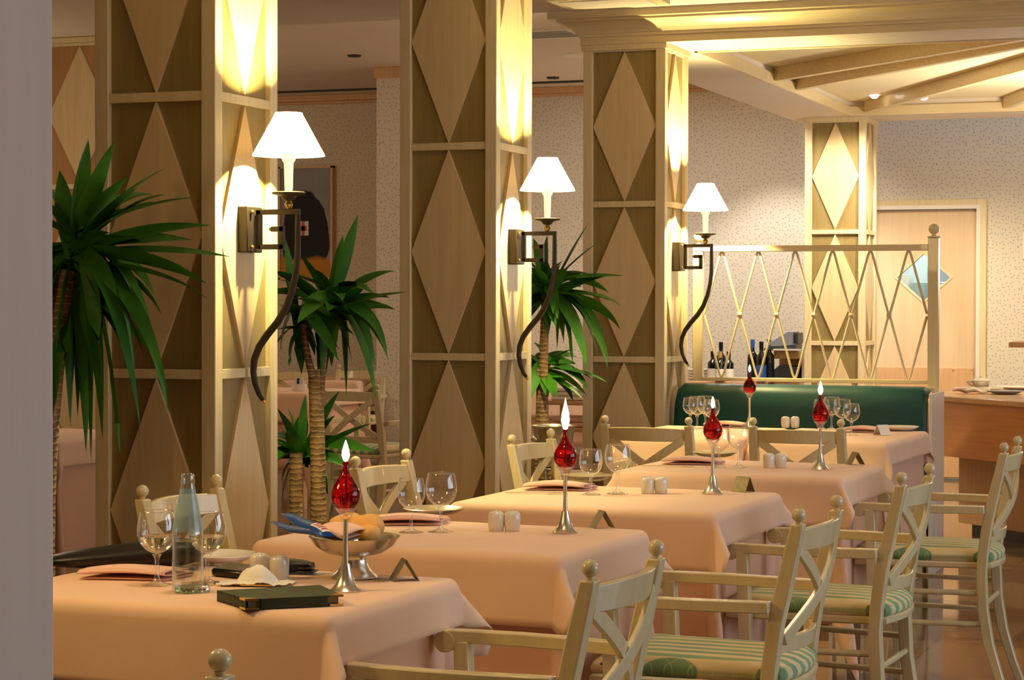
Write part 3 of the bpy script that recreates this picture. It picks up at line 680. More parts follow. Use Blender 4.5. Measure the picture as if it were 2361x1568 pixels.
for k in range(4): tag(platemb(.1).build('stacked_plate', M_porc, loc=(pm.x, 15.35, sb.z+.001+k*.021), smooth=50), 'white plate in the pile between third pillar and lattice post', 'plate', 'plates piled beside the third pillar')

# ------------------------------------------------------------------ armchairs
def make_chair(label, group):
    """faces -X; origin on the floor between the back legs"""
    t = empty('armchair', (0, 0, 0), label, 'chair', group)
    sp_ = .18
    prof_ = [(.088, 0), (.058, .08), (.024, .19), (.006, .30), (0, .42), (.006, .50), (.020, .60), (.042, .70), (.060, .78), (.0715, .832)]
    for s in (-1, 1):
        mb = MB(); vs = []
        for i, (x, z) in enumerate(prof_):
            k = 1 if z < .7 else 1-.12*(z-.7)/.13; kk = 1 if z > .15 else .85
            hx, hy = .0175*k*kk, .0195*k*kk
            vs += [(x-hx, s*sp_-hy, z), (x+hx, s*sp_-hy, z), (x+hx, s*sp_+hy, z), (x-hx, s*sp_+hy, z)]
        n = len(prof_)
        mb.add(vs, [(j*4+i, j*4+(i+1) % 4, j*4+4+(i+1) % 4, j*4+4+i) for j in range(n-1) for i in range(4)]+[(3, 2, 1, 0), tuple(range(4*n-4, 4*n))])
        ps = mb.build('back_post', M_chair, t, .004)
        MB().lathe([(.007, .830), (.008, .838)], (.0715, s*sp_, 0), 14).ball((.0715, s*sp_, .8525), .0162, 18).build('ball_finial', M_chair, ps)
    def xat(z):
        for (xa, za), (xb, zb) in zip(prof_[:-1], prof_[1:]):
            if za <= z <= zb: return xa+(xb-xa)*(z-za)/(zb-za)
        return prof_[-1][0]
    def rail(name, z0, z1, bow, thick=.017, arch=0):
        def sec(u):
            y = -.165+.33*u; b = bow*math.sin(PI*u); a = arch*math.sin(PI*u); return y, b, a
        vs = []; N = 14
        for i in range(N+1):
            y, b, a = sec(i/N)
            vs += [(xat(z0)+b-thick/2, y, z0), (xat(z0)+b+thick/2, y, z0), (xat(z1)+b+thick/2, y, z1+a), (xat(z1)+b-thick/2, y, z1+a)]
        mb = MB().add(vs, [(j*4+i, j*4+(i+1) % 4, j*4+4+(i+1) % 4, j*4+4+i) for j in range(N) for i in range(4)]+[(3, 2, 1, 0), tuple(range(4*N, 4*N+4))])
        return mb.build(name, M_chair, t, .003)
    rail('top_rail', .766, .818, .034, .018, .006)
    rail('lower_rail', .527, .565, .034)
    for s in (-1, 1):
        vs = []; N = 14; wd_ = .017; th = .006
        for i in range(N+1):
            u = i/N; z = .560+(.772-.560)*u; y = s*(-.155+.31*u); x = xat(z)+.012+.030*math.sin(PI*u)+s*.0035
            tz, ty = .212, s*.31; L = math.hypot(tz, ty); nz, ny = ty/L*wd_, -tz/L*wd_
            vs += [(x-th, y-ny, z-nz), (x+th, y-ny, z-nz), (x+th, y+ny, z+nz), (x-th, y+ny, z+nz)]
        MB().add(vs, [(j*4+i, j*4+(i+1) % 4, j*4+4+(i+1) % 4, j*4+4+i) for j in range(N) for i in range(4)]+[(3, 2, 1, 0), tuple(range(4*N, 4*N+4))]).build('cross_slat', M_chair, t, .002)
    # seat outline, slightly wider in front, bowed behind
    def outline(g, N=12):
        pts = []
        for i in range(N+1): u = i/N; pts.append((.03+g+.022*math.sin(PI*u), (-.172-g*.6)+(.344+g*1.2)*u))
        for i in range(N+1): u = i/N; pts.append((-.425-g-.018*math.sin(PI*u), (.212+g)-(.424+2*g)*u))
        return pts
    def slab(lv):
        vs = []; n = len(outline(0))
        for g, z in lv: vs += [(x, y, z) for x, y in outline(g)]
        return MB().add(vs, [(j*n+i, j*n+(i+1) % n, j*n+n+(i+1) % n, j*n+n+i) for j in range(len(lv)-1) for i in range(n)]+[tuple(range(n))[::-1], tuple(range((len(lv)-1)*n, len(lv)*n))])
    slab([(-.008, .438), (0, .443), (0, .455), (-.006, .461)]).build('seat_frame', M_chair, t)
    slab([(-.012, .460), (-.004, .466), (-.002, .478), (-.008, .490), (-.03, .501), (-.07, .507), (-.13, .509)]).build('seat_cushion', M_cushion, t, smooth=60)
    for s in (-1, 1):
        # arm: bowed plank with a scrolled tip, fixed to the outside of the post
        prof2 = []; N = 10
        arm = MB(); vs = []
        pth = [(.012, 0), (-.05, .008), (-.14, .020), (-.24, .026), (-.33, .022), (-.40, .012)]
        for x, b in pth:
            yc = s*(.2105+b); vs += [(x, yc-.0155, .628), (x, yc+.0155, .628), (x, yc+.0165, .655), (x, yc-.0165, .655)]
        n = len(pth)
        arm.add(vs, [(j*4+i, j*4+(i+1) % 4, j*4+4+(i+1) % 4, j*4+4+i) for j in range(n-1) for i in range(4)]+[(3, 2, 1, 0), tuple(range(4*n-4, 4*n))])
        ring = [(-.405+.024*math.cos(a), .631+.024*math.sin(a)) for a in [2*PI*i/18 for i in range(18)]]
        yc = s*.2225; arm.prism([(x, yc-.0165, z) for x, z in ring], (0, .033, 0))
        arm.build('arm', M_chair, t, .003)
        # front leg carrying the arm
        yl = s*.2265; vs = []
        for x, z, h_ in [(-.352, 0, .013), (-.356, .2, .0155), (-.362, .44, .0175), (-.37, .632, .0165)]:
            y_ = yl-(s*.006 if z < .3 else 0); vs += [(x-h_, y_-h_, z), (x+h_, y_-h_, z), (x+h_, y_+h_, z), (x-h_, y_+h_, z)]
        MB().add(vs, [(j*4+i, j*4+(i+1) % 4, j*4+4+(i+1) % 4, j*4+4+i) for j in range(3) for i in range(4)]+[(3, 2, 1, 0), (12, 13, 14, 15)]).build('front_leg', M_chair, t, .003)
        for z in (.358, .252): MB().tube([Vector((xat(z), s*.18, z)), Vector((-.355, s*.222, z))], .0095, 10).build('side_rung', M_chair, t)
    MB().tube([Vector((.005, -.18, .315)), Vector((.005, .18, .315))], .0095, 10, (0, 0, 1)).build('back_rung', M_chair, t)
    MB().tube([Vector((-.356, -.222, .305)), Vector((-.356, .222, .305))], .0095, 10, (0, 0, 1)).build('front_rung', M_chair, t)
    return t
GR, GL, GM = 'armchairs along the aisle side of the tables', 'armchairs between tables and pillars', 'armchairs facing the green bench'
ch0 = make_chair('nearest armchair at right of the front table, its seat hidden by the frame bottom', GR)
def seat_by(pxs, rz):   # rear-left/right finial pixels -> position of the chair
    a, b = [atz(px, py, .8525) for px, py in pxs]; m_ = (a+b)/2; ang = rz
    off = Vector((.0715*math.cos(ang), .0715*math.sin(ang), 0)); return (m_.x-off.x, m_.y-off.y, 0)
ch0.location = seat_by([(1350, 1308), (1526, 1264)], 0); ch0.rotation_euler = (0, 0, R(-3))
def chair(pxs, rz, label, group): return dup(ch0, seat_by(pxs, rz), rz, label, group)
chair([(1846, 1186), (1925, 1158)], R(-2), 'armchair with striped seat, second along the aisle, beside the table with the bread dish', GR)
chair([(2076, 1102), (2146, 1080)], R(-3), 'armchair with striped seat, third along the aisle from the front', GR)
chair([(2304, 1031), (2357, 1016)], R(0), 'farthest aisle armchair, at right border in front of the orange counter', GR)
chair([(320, 1133), (507, 1107)], R(177), 'armchair behind the water bottle, between front tables and left pillar', GL)
chair([(824, 1067), (932, 1043)], R(178), 'armchair behind the two empty glasses, between first and second pillar', GL)
chair([(1171, 1011), (1279, 999)], R(177), 'armchair in front of the ice bucket, beside the middle pillar', GL)
chair([(1391, 966), (1592, 971)], R(-91), 'armchair seen from behind, left one of the two at the green bench', GM)
chair([(1730, 972), (1945, 975)], R(-89), 'armchair seen from behind, right one of the two at the green bench', GM)
pb = atz(500, 1521, .8525)
dup(ch0, (pb.x-.0715, pb.y-.18, 0), R(-2), 'armchair cut by the lower border with only one ball finial showing, before the front table', GR)

# ------------------------------------------------------------------ tables and their double cloths
ZT = .75
def drape(a, b, d, zt, seed, tiltc, flare, fold, nf, nu=56, r=.02, dx=None):
    """rectangular cloth over a 2a x 2b top, hanging d"""
    rr = random.Random(seed); ph = [rr.uniform(0, 6.3) for _ in range(4)]
    dx = dx or d
    def ticks(h, d):
        ins = [-h+2*h*i/14 for i in range(15)]
        outs = [h+d*(i/12)**1.3 for i in range(1, 13)]
        return [-x for x in reversed(outs)]+ins+outs
    U, V = ticks(a, dx), ticks(b, d)
    q = PI/2*r
    def side(s, t_, k):     # s past the edge, t_ along it, returns out, down
        if s <= q: return r*math.sin(s/r), r*(1-math.cos(s/r))
        e = s-q; out = r+e*flare+fold*(e/d)**1.2*math.sin(nf*t_*2*PI+ph[k]+.7*math.sin(3*t_+ph[k-1])); return out, r+e*math.cos(math.asin(min(.9, flare)))
    vs = []
    for v in V:
        for u in U:
            su, sv = max(0, abs(u)-a), max(0, abs(v)-b); cu_, cv = max(-a, min(a, u)), max(-b, min(b, v)); gu, gv = (1 if u > 0 else -1), (1 if v > 0 else -1)
            wz = .0012*noise.noise(Vector((u*6+seed, v*6, 0)))
            if su == 0 and sv == 0: vs.append((u, v, zt+wz)); continue
            if sv == 0:
                o_, dn = side(su, cv, 0 if gu > 0 else 1); vs.append((cu_+gu*o_, cv, zt-dn+wz)); continue
            if su == 0:
                o_, dn = side(sv, cu_, 2 if gv > 0 else 3); vs.append((cu_, cv+gv*o_, zt-dn+wz)); continue
            rho = math.hypot(su, sv); th = math.atan2(sv, su); w_ = math.sin(2*th)**2
            o1, d1 = side(rho, cv, 0 if gu > 0 else 1); o2, d2 = side(rho, cu_, 2 if gv > 0 else 3)
            ca = math.cos(th)**2
            o0 = o1*ca+o2*(1-ca)
            e = max(0, rho-q); tl = tiltc*w_
            o_ = o0*(1-w_)+w_*(min(r, o0)+e*math.sin(tl)); dn = (d1*(1-w_)+w_*((r if e > 0 else d1)+e*math.cos(tl)))
            vs.append((cu_+gu*o_*math.cos(th), cv+gv*o_*math.sin(th), zt-dn+wz))
    n = len(U)
    return MB().add(vs, [(j*n+i, j*n+i+1, (j+1)*n+i+1, (j+1)*n+i) for j in range(len(V)-1) for i in range(n-1)])
def table(cx, cy, a, b, name, seed, d1=.18, d2=.50, dx=.112, grp=('tables in the front row', 'pink cloths hanging low', 'pink top cloths'), tilt=42, lt=12):
    t = empty('dining_table', (cx, cy, 0), 'wooden table under pink cloths, '+name, 'table', grp[0], rz=R(-1.9))
    BOX('tabletop', M_rose, t, -a+.03, a-.03, -b+.03, b-.03, ZT-.035, ZT-.010)
    for sx in (-1, 1):
        for sy_ in (-1, 1): BOX('leg', M_rose, t, sx*(a-.06)-.025, sx*(a-.06)+.025, sy_*(b-.06)-.025, sy_*(b-.06)+.025, 0, ZT-.035)
    lo = drape(a-.014, b-.014, d2, ZT-.006, seed, R(lt), .015, .010, 2.3, r=.018).build('tablecloth', M_cloth2, loc=(cx, cy, 0), smooth=180, solid=.002)
    hi = drape(a+.003, b+.003, d1, ZT-.001, seed+9, R(tilt), .10, .004, 1.7, r=.026, dx=dx).build('top_cloth', M_cloth, loc=(cx, cy, 0), smooth=180, solid=.002)
    lo.rotation_euler = hi.rotation_euler = (0, 0, R(-1.9))
    tag(lo, 'long pink lower cloth of '+name, 'tablecloth', grp[1])
    tag(hi, 'pink top cloth of '+name, 'tablecloth', grp[2])
TB = [(-2.10, 3.915, .385, .275, 'the front table with the water bottle'), (-2.00, 4.965, .385, .29, 'the second table from the front'), (-1.925, 6.105, .385, .325, 'the third table from the front'), (-1.835, 7.365, .385, .295, 'the fourth table, before the two chair backs')]
for i, a in enumerate(TB): table(*a, seed=i*3+1)
for i, a in enumerate([(-2.555, 9.30, .28, .40, 'the left table at the green bench'), (-1.915, 9.33, .28, .40, 'the right table at the green bench')]): table(*a, seed=30+i*5, d1=.17, grp=('tables at the green bench', 'pink cloths hanging low', 'pink top cloths'), tilt=18, lt=3)

# ------------------------------------------------------------------ glassware and other tableware
def glass_mesh(k=1, bowl=1.0):
    h, rb, rr_, = .151*k, .0400*k*bowl, .0335*k*bowl
    stem = MB().lathe([(1e-5, 0), (.033*k, 0), (.0335*k, .0015), (.02*k, .004), (.007*k, .010), (.0045*k, .02), (.0042*k, .05*k), (.006*k, .058*k), (.010*k, .0635*k), (1e-5, .066*k)], n=28, cap=False)
    bowlp = [(1e-5, .066*k), (.012*k, .067*k), (.024*k, .074*k), (.034*k, .086*k), (rb, .103*k), (rb, .115*k), (rb*.965, .130*k), (rr_, h)]
    bowlm = MB().lathe(bowlp, n=36, cap=False)
    return stem, bowlm
GL_G = 'empty wine glasses on the front tables'
def wineglass(px, py, label, k=1, bowl=1, group=None, wine=0):
    p = atz(px, py, ZT); t = empty('wine_glass', (p.x, p.y, ZT), label, 'glass', group)
    s_, b_ = glass_mesh(k, bowl); s_.build('stem', M_stem, t, smooth=60); b_.build('bowl', M_glass, t, smooth=60)
    MB().tube([Vector((.0335*k*bowl*math.cos(i*PI/16), .0335*k*bowl*math.sin(i*PI/16), .151*k)) for i in range(33)], .0007, 6).build('rim', M_solidglass, t)
    if wine: MB().lathe([(1e-5, .0675*k), (.0115*k, .0685*k), (.0233*k, .0752*k), (.0332*k, .087*k), (.0385*k*bowl, .101*k), (1e-5, .1012*k)], n=32, cap=False).build('wine', M_wine, t, smooth=60)
wineglass(362, 1350, 'glass half full of white wine left of the water bottle', 1.02, 1, None, 1)
wineglass(478, 1346, 'wine glass behind the water bottle', .98, 1, None, 1)
wineglass(948, 1228, 'smaller empty glass on second table, left of the large one', .92, .96, GL_G)
wineglass(1017, 1227, 'larger empty glass on second table, nearest the shakers', 1, 1, GL_G)
wineglass(1362, 1141, 'smaller empty glass on third table, beside the tall flame', .92, .96, GL_G)
wineglass(1424, 1139, 'larger empty glass on third table, right of the smaller one', 1, 1, GL_G)
wineglass(1659, 1079, 'smaller empty glass on fourth table, behind the red oil candle', .92, .96, GL_G)
wineglass(1703, 1078, 'larger empty glass on fourth table, right of the red oil candle', 1, 1, GL_G)
GB = 'empty glasses on the tables at the green bench'
for i, (px, py, k) in enumerate([(1592, 985, .92), (1607, 990, 1.0), (1626, 988, 1.0), (1640, 995, .95), (1894, 990, .92), (1917, 991, 1.0), (1942, 998, 1.0), (1963, 1004, .93)]):
    wineglass(px, py, ['leftmost glass on the left bench table', 'second glass from the left on the left bench table', 'third glass from the left on the left bench table', 'glass behind the small flame on the left bench table',
                       'glass half behind the flame on the right bench table', 'second glass from the left on the right bench table', 'third glass from the left on the right bench table', 'rightmost glass on the right bench table'][i], k, 1, GB)
def candle(px, py, label, fl=1.0, zb=ZT, k=1.0):
    p = atz(px, py, zb); t = empty('oil_candle', (p.x, p.y, zb), label, 'candle', 'red oil candles on silver stems')
    t.scale = (k, k, k)
    MB().lathe([(1e-5, 0), (.032, 0), (.0325, .003), (.028, .007), (.020, .016), (.0145, .030), (.0105, .046), (.0085, .056), (1e-5, .056)], n=36, cap=False).build('foot', M_silver, t, smooth=50)
    MB().lathe([(.0058, .055), (.005, .09), (.005, .142), (.0065, .146)], n=16).build('stem', M_silver, t, smooth=50)
    MB().lathe([(.005, .144), (.010, .148), (.013, .153), (.0135, .157), (.0165, .161), (.0225, .168), (.0235, .170), (.021, .170), (.015, .163), (.006, .155), (1e-5, .152)], n=28, cap=False).build('glass_cup', M_glass, t, smooth=60)
    MB().lathe([(1e-5, .164), (.012, .1655), (.020, .171), (.0268, .180), (.0297, .191), (.029, .202), (.025, .2145), (.018, .2255), (.0112, .235), (.0072, .244), (.0056, .255), (.006, .262), (1e-5, .262)], n=32, cap=False).build('oil_bulb', M_red, t, smooth=60)
    MB().tube([Vector((0, 0, .180)), Vector((.001, 0, .266))], .0016, 6).build('wick', M_redink, t)
    f = MB().lathe([(1e-5, .263), (.0045*min(1.2, fl), .2655), (.0085*min(1.25, fl), .264+.012*fl), (.0075*min(1.25, fl), .264+.022*fl), (.0038, .264+.035*fl), (1e-5, .264+.046*fl)], n=16, cap=False)
    f.build('flame', M_flame, t, smooth=60)
candle(797, 1363, 'red oil candle on the front table, before the silver bread dish', .95)
candle(1303, 1229, 'red oil candle with the tallest flame, on the second table', 1.75)
candle(1643, 1139, 'red oil candle with a small flame, on the third table', .75)
candle(1891, 1083, 'red oil candle on the fourth table, in front of the green bench', 1.05)
candle(1728, 990, 'farthest red oil candle, standing on the left bench table', .75)
def shaker(px, py, label, holes):
    p = atz(px, py, ZT); t = empty('shaker', (p.x, p.y, ZT), label, 'shaker', 'white porcelain salt and pepper shakers')
    MB().lathe([(1e-5, 0), (.0175, 0), (.0185, .001), (.0205, .015), (.0213, .030), (.0205, .042), (.0185, .0475), (.012, .0515), (1e-5, .053)], n=28, cap=False).build('body', M_porc, t, smooth=50)
    for k in range(holes):
        a = 2*PI*k/max(1, holes); MB().lathe([(1e-5, .0526), (.0011, .0526)], (.006*math.cos(a), .006*math.sin(a), -.0004), 8, False).build('hole', M_linebk, t)
tn = ['front table', 'second table', 'third table', 'fourth table', 'right bench table']
for i, (a, b) in enumerate([((598, 1331), (644, 1336)), ((1144, 1225), (1181, 1225)), ((1493, 1138), (1524, 1138)), ((1773, 1079), (1800, 1079)), ((1811, 986), (1833, 986))]):
    shaker(*a, 'white porcelain shaker, left one of the pair on the '+tn[i], 3); shaker(*b, 'white porcelain shaker, right one of the pair on the '+tn[i], 5)
def tent(px, py, ang, label, w_=.05, h=.036, half=.024, mat=M_card):
    p = atz(px, py, ZT); th = .0012
    mb = MB()
    for s in (-1, 1): mb.prism([(0, -w_/2, h), (0, w_/2, h), (s*half, w_/2, 0), (s*half, -w_/2, 0)], (s*th, 0, th*.6))
    o = mb.build('place_card', mat, loc=(p.x, p.y, ZT+.0005), smooth=0); o.rotation_euler = (0, 0, ang); tag(o, label, 'sign', 'brass table tents')
tent(932, 1338, R(36), 'brass tent sign near the right edge of the front table', .045, .044, .027)
tent(1388, 1217, R(38), 'brass tent sign near the right edge of the second table', .045, .044, .027)
tent(1714, 1134, R(62), 'brass tent sign turned broadside on the third table', .055, .046, .022)
tent(1972, 1071, R(38), 'brass tent sign near the right edge of the fourth table', .045, .044, .027)
tent(2034, 1003, R(-38), 'white bright tent sign on the right bench table', .06, .044, .026, M_paper)
def napkin(px, py, ang, label, L=.19, Wd=.105, mat=M_napkin, group='folded pink napkins', z=ZT):
    p = atz(px, py, z)
    path = [(.0, .0025), (Wd*.96, .0025), (Wd, .006), (Wd*.97, .0095), (.02, .010), (-.006, .0135), (.0, .020), (.03, .0225), (Wd*.8, .0165)]
    def fn(u, v):
        f = v*(len(path)-1); i = min(int(f), len(path)-2); k = f-i; x = path[i][0]*(1-k)+path[i+1][0]*k; zz = path[i][1]*(1-k)+path[i+1][1]*k
        return ((u-.5)*L+(x/Wd)*.03, x-Wd/2, zz*(.95+.4*math.sin(PI*u))+.001)
    o = MB().grid(fn, 12, 50).build('napkin', mat, loc=(p.x, p.y, z), smooth=180, solid=.002); o.rotation_euler = (0, 0, ang); return tag(o, label, 'napkin', group)
def plate(px, py, label, r=.10, mat=M_porc, z=ZT):
    p = atz(px, py, z); o = platemb(r).build('plate', mat, loc=(p.x, p.y, z), smooth=50); return tag(o, label, 'plate', 'plates on the tables')
plate(505, 1297, 'white side plate on the front table behind the water bottle', .085)
plate(1000, 1188, 'silver rimmed side plate on the second table behind the glasses', .085, M_silver)
plate(1352, 1109, 'silver rimmed side plate on the third table behind the glasses', .085, M_silver)
plate(1648, 1054, 'silver rimmed side plate on the fourth table behind the candle', .085, M_silver)
plate(2076, 993, 'white side plate at right edge of the right bench table', .085)
napkin(300, 1332, R(12), 'folded pink napkin on the front table left of the wine glass')
napkin(930, 1208, R(24), 'folded pink napkin on the second table, beside the two glasses')
napkin(1282, 1129, R(12), 'folded pink napkin on the third table, left of the glasses')
napkin(1590, 1070, R(10), 'folded pink napkin on the fourth table, left of the glasses')
napkin(1675, 985, R(0), 'folded pink napkin on the left bench table')
napkin(1985, 997, R(0), 'folded pink napkin on the right bench table', .16, .06)
def fork(px, py, ang, label, z=ZT):
    p = atz(px, py, z); t = empty('fork', (p.x, p.y, z+.003), label, 'fork', 'forks beside the napkins', rz=ang)
    MB().sweep([Vector((-.1, 0, 0)), Vector((-.02, 0, .003)), Vector((.03, 0, .002))], [(-.004, -.001), (.004, -.001), (.004, .001), (-.004, .001)]).build('handle', M_silver, t)
    mb = MB().box(.028, .05, -.009, .009, .001, .003)
    for k in range(4): mb.box(.05, .085, -.009+k*.005, -.006+k*.005, .001, .003)
    mb.build('tines', M_silver, t)
fork(1240, 1139, R(14), 'fork lying before the pink napkin on the third table'); fork(1545, 1077, R(12), 'fork lying before the pink napkin on the fourth table')

# front table: bottle, cap, telephone, case, tissue, menu, bread dish, bag
p = atz(433, 1366, ZT)
t = empty('water_bottle', (p.x, p.y, ZT), 'clear glass water bottle with pale blue neck label on the front table', 'bottle')
bp = [(1e-5, .003), (.027, .0), (.0305, .004), (.0315, .012), (.0315, .05), (.0305, .085), (.031, .118), (.0295, .134), (.0235, .165), (.0165, .200), (.0135, .217)]
MB().lathe(bp+[(.0135, .222), (.0142, .2225), (.0142, .228), (.0128, .229), (.0128, .238), (.0118, .240), (.0105, .238), (.0105, .217)], n=36, cap=False).build('glass_body', M_bottle, t, smooth=50)
MB().lathe([(.0305, .124), (.0302, .1315), (.0243, .163), (.0172, .199), (.0150, .210)], n=36, cap=False).build('neck_label', M_film, t, smooth=60)
MB().lathe([(1e-5, .0035), (.026, .004), (.0285, .008), (.0285, .012), (1e-5, .010)], n=30, cap=False).build('thick_base', glassy('green_glass_base', (.45, .78, .58)), t)
MB().lathe([(1e-5, .012), (.029, .013), (.030, .05), (.029, .085), (.0295, .105), (1e-5, .105)], n=30, cap=False).build('water', M_water, t)
p = atz(468, 1366, ZT); t = empty('screw_cap', (p.x, p.y, ZT), 'silver screw cap lying beside the foot of the water bottle', 'cap')
MB().lathe([(1e-5, 0), (.0135, 0), (.0145, .003), (.0137, .0045), (.0142, .006), (.0137, .0075), (.014, .013), (.012, .0145), (1e-5, .0145)], n=24, cap=False).build('cap_body', M_chrome, t)
def slab_px(name, pts, z0, th, mat, label, cat, bevel=.004):
    P = [atz(x, y, z0) for x, y in pts]; return tag(MB().prism(P, (0, 0, th)).build(name, mat, bevel=bevel), label, cat)
pa, pb_, pc, pd = [atz(*q, ZT+.024) for q in [(566, 1379), (790, 1369), (738, 1346), (500, 1359)]]
t = empty('menu_folder', (0, 0, 0), 'closed dark green menu folder with gold corners on the front table', 'menu')
ctr = (pa+pb_+pc+pd)/4; t.location = (ctr.x, ctr.y, ZT)
L4 = [Vector((q.x-ctr.x, q.y-ctr.y, 0)) for q in (pa, pb_, pc, pd)]
up3 = lambda z: Vector((0, 0, z))
def quad(z, k=1.0): return [v*k+up3(z) for v in L4]
MB().prism(quad(.001), (0, 0, .0035)).build('lower_cover', M_menu, t, .001)
MB().prism(quad(.0185), (0, 0, .0035)).build('upper_cover', M_menu, t, .001)
MB().prism(quad(.0055, .93), (0, 0, .012)).build('pages', M_card, t)
MB().prism([L4[3]+up3(.001), L4[0]*1.0+up3(.001), L4[0]+up3(.022), L4[3]+up3(.022)], (L4[1]-L4[0])*.012).build('page_edge', M_menu, t)
fr_ = (L4[1]-L4[0]).normalized(); bk_ = (L4[3]-L4[0]).normalized()
MB().prism([L4[0]+fr_*.03+up3(.0012), L4[1]-fr_*.03+up3(.0012), L4[1]-fr_*.03+up3(.0218), L4[0]+fr_*.03+up3(.0218)], -bk_*.002).build('spine', M_menu, t, .0008)
for z in (.0008, .0183):
    for q, f_, b_ in ((L4[0], fr_, bk_), (L4[1], -fr_, bk_)):
        MB().prism([q-f_*.0012-b_*.0012+up3(z), q+f_*.026-b_*.0012+up3(z), q-f_*.0012+b_*.026+up3(z)], (0, 0, .0042)).build('corner_cap', M_gold, t)
slab_px('mobile_phone', [(486, 1328), (560, 1336), (598, 1320), (528, 1313)], ZT+.001, .017, M_blackp, 'black mobile telephone lying behind the crumpled tissue', 'telephone', .006)
pcs = atz(655, 1322, ZT)
t = empty('glasses_case', (pcs.x, pcs.y, ZT), 'black leather case lying open-ended behind the white shakers', 'case', rz=R(8))
mb = MB(); secs = []
for i in range(11):
    u = i/10; k = .35+.65*math.sin(PI*min(.97, max(.06, u)))**.45
    secs.append((-.065+.13*u, .026*k, .016*k))
vs = []
for x, ry, rz_ in secs: vs += [(x, ry*math.cos(a), .017+rz_*math.sin(a)*(1 if math.sin(a) > 0 else .95)) for a in [2*PI*j/18 for j in range(18)]]
mb.add(vs, [(j*18+i, j*18+(i+1) % 18, j*18+18+(i+1) % 18, j*18+18+i) for j in range(10) for i in range(18)]+[tuple(range(18)), tuple(range(180, 198))]).build('case_body', M_black, t)
for k in range(3): BOX('leather_flap', M_black, t, .035, .072-.006*k, -.022, .02, .004+k*.008, .0085+k*.008, bevel=.002)
p = atz(592, 1349, ZT)
def tis(u, v):
    x, y = (u-.5)*.155, (v-.5)*.07; pk = max(0, 1-((x+.0)/.042)**2-((y-.006)/.03)**2)
    return (x, y, .003+.034*pk**.8+.006*max(0, noise.noise(Vector((x*42, y*42, 3))))+.004*noise.noise(Vector((x*90, y*90, 1))))
o = MB().grid(tis, 34, 18).build('paper_tissue', M_paper, loc=(p.x, p.y, ZT+.002), smooth=60, solid=.0012); o.rotation_euler = (0, 0, R(20)); tag(o, 'crumpled white paper tissue before the shakers on the front table', 'napkin')
p = atz(592, 1354, ZT); tag(MB().bar(Vector((p.x-.035, p.y-.004, ZT+.004)), Vector((p.x+.03, p.y+.01, ZT+.004)), .007, .003).build('gold_wrapper', M_gold), 'gold foil wrapper strip on the crumpled tissue', 'wrapper')
# bread dish
p = atz(817, 1332, ZT); dz = p
t = empty('bread_dish', (p.x, p.y, ZT), 'footed silver dish holding bread rolls on the front table', 'dish')
MB().lathe([(1e-5, 0), (.047, 0), (.050, .002), (.048, .006), (.039, .013), (.031, .024), (.0265, .036), (.0255, .044), (.028, .049), (1e-5, .049)], n=36, cap=False).build('foot', M_silver, t, smooth=50)
MB().lathe([(1e-5, .046), (.030, .047), (.060, .054), (.083, .069), (.0935, .085), (.0975, .089), (.0935, .0895), (.080, .072), (.058, .058), (.03, .051), (1e-5, .05)], n=48, cap=False).build('bowl', M_silver, t, smooth=60)
def roll(dx, dy, dz_, sx, sy_, sz, ang, label):
    mb = MB().ball((0, 0, 0), 1, 28); rr = random.random
    vs = []
    for x, y, z in mb.v:
        k = 1+.10*noise.noise(Vector((x*1.6+dx*90, y*1.6, z*1.6)))
        cr_ = 1-.12*math.exp(-(y/.16)**2) if z > 0 else 1
        vs.append((x*sx*k, y*sy_*k, z*sz*k*cr_))
    mb.v = vs; o = mb.build('bread_roll', M_bread, loc=(dz.x+dx, dz.y+dy, ZT+dz_), smooth=180); o.rotation_euler = (0, R(-8), ang); tag(o, label, 'bread', 'bread rolls in the silver dish')
roll(-.030, .026, .108, .040, .029, .028, R(15), 'golden bread roll at the left back of the silver dish')
roll(.026, .005, .108, .043, .031, .030, R(-12), 'golden bread roll in the middle of the silver dish, largest')
roll(.046, -.028, .098, .026, .020, .020, R(40), 'small bread piece at the right front of the silver dish')
# blue packets
def packet(px, py, yw, ln, wd_, ang, tilt, label, text):
    q = aty(px, py, yw)
    def fn(s):
        def g(u, v):
            x, y = (u-.5)*ln, (v-.5)*wd_; b = (1-(2*u-1)**6)*(1-(2*v-1)**2); zig = .004*(1 if int(v*12) % 2 else -1)*(u < .01 or u > .99)
            return (x+zig, y, s*.007*b+.003*math.sin(x*60+y*30))
        return g
    t = empty('snack_packet', q, label, 'packet', 'blue foil packets on the bread dish'); t.rotation_euler = (R(0), R(tilt), R(ang))
    mb = MB().grid(fn(1), 16, 13); mb.grid(fn(-1), 16, 13); mb.build('foil_pouch', M_blue, t, smooth=60, merge=True)
    mb = MB().grid(lambda u, v: (lambda a: (a[0], a[1], a[2]+.0008))(fn(1)(.62+.3*u, .2+.6*v)), 8, 8); mb.build('white_print', M_paper, t)
    mb = MB()
    for k in range(4): mb.grid(lambda u, v: (lambda a: (a[0], a[1], a[2]+.0014))(fn(1)(.66+.06*k+.03*u, .26+.46*v)), 3, 6)
    mb.build('red_print', M_redink, t)
packet(694, 1222, 4.05, .125, .055, 14, 14, 'blue foil packet lying lower, at the left rim of the silver dish', '')
packet(712, 1210, 4.0, .115, .05, -12, 20, 'blue foil packet with red and white print lying uppermost on the dish rim', '')
o = napkin(800, 1238, R(-10), 'pink napkin tucked under the bread rolls in the silver dish', .085, .06, M_napkin); o.location = (dz.x-.02, dz.y-.035, ZT+.094); o.rotation_euler = (R(20), R(6), R(-14))
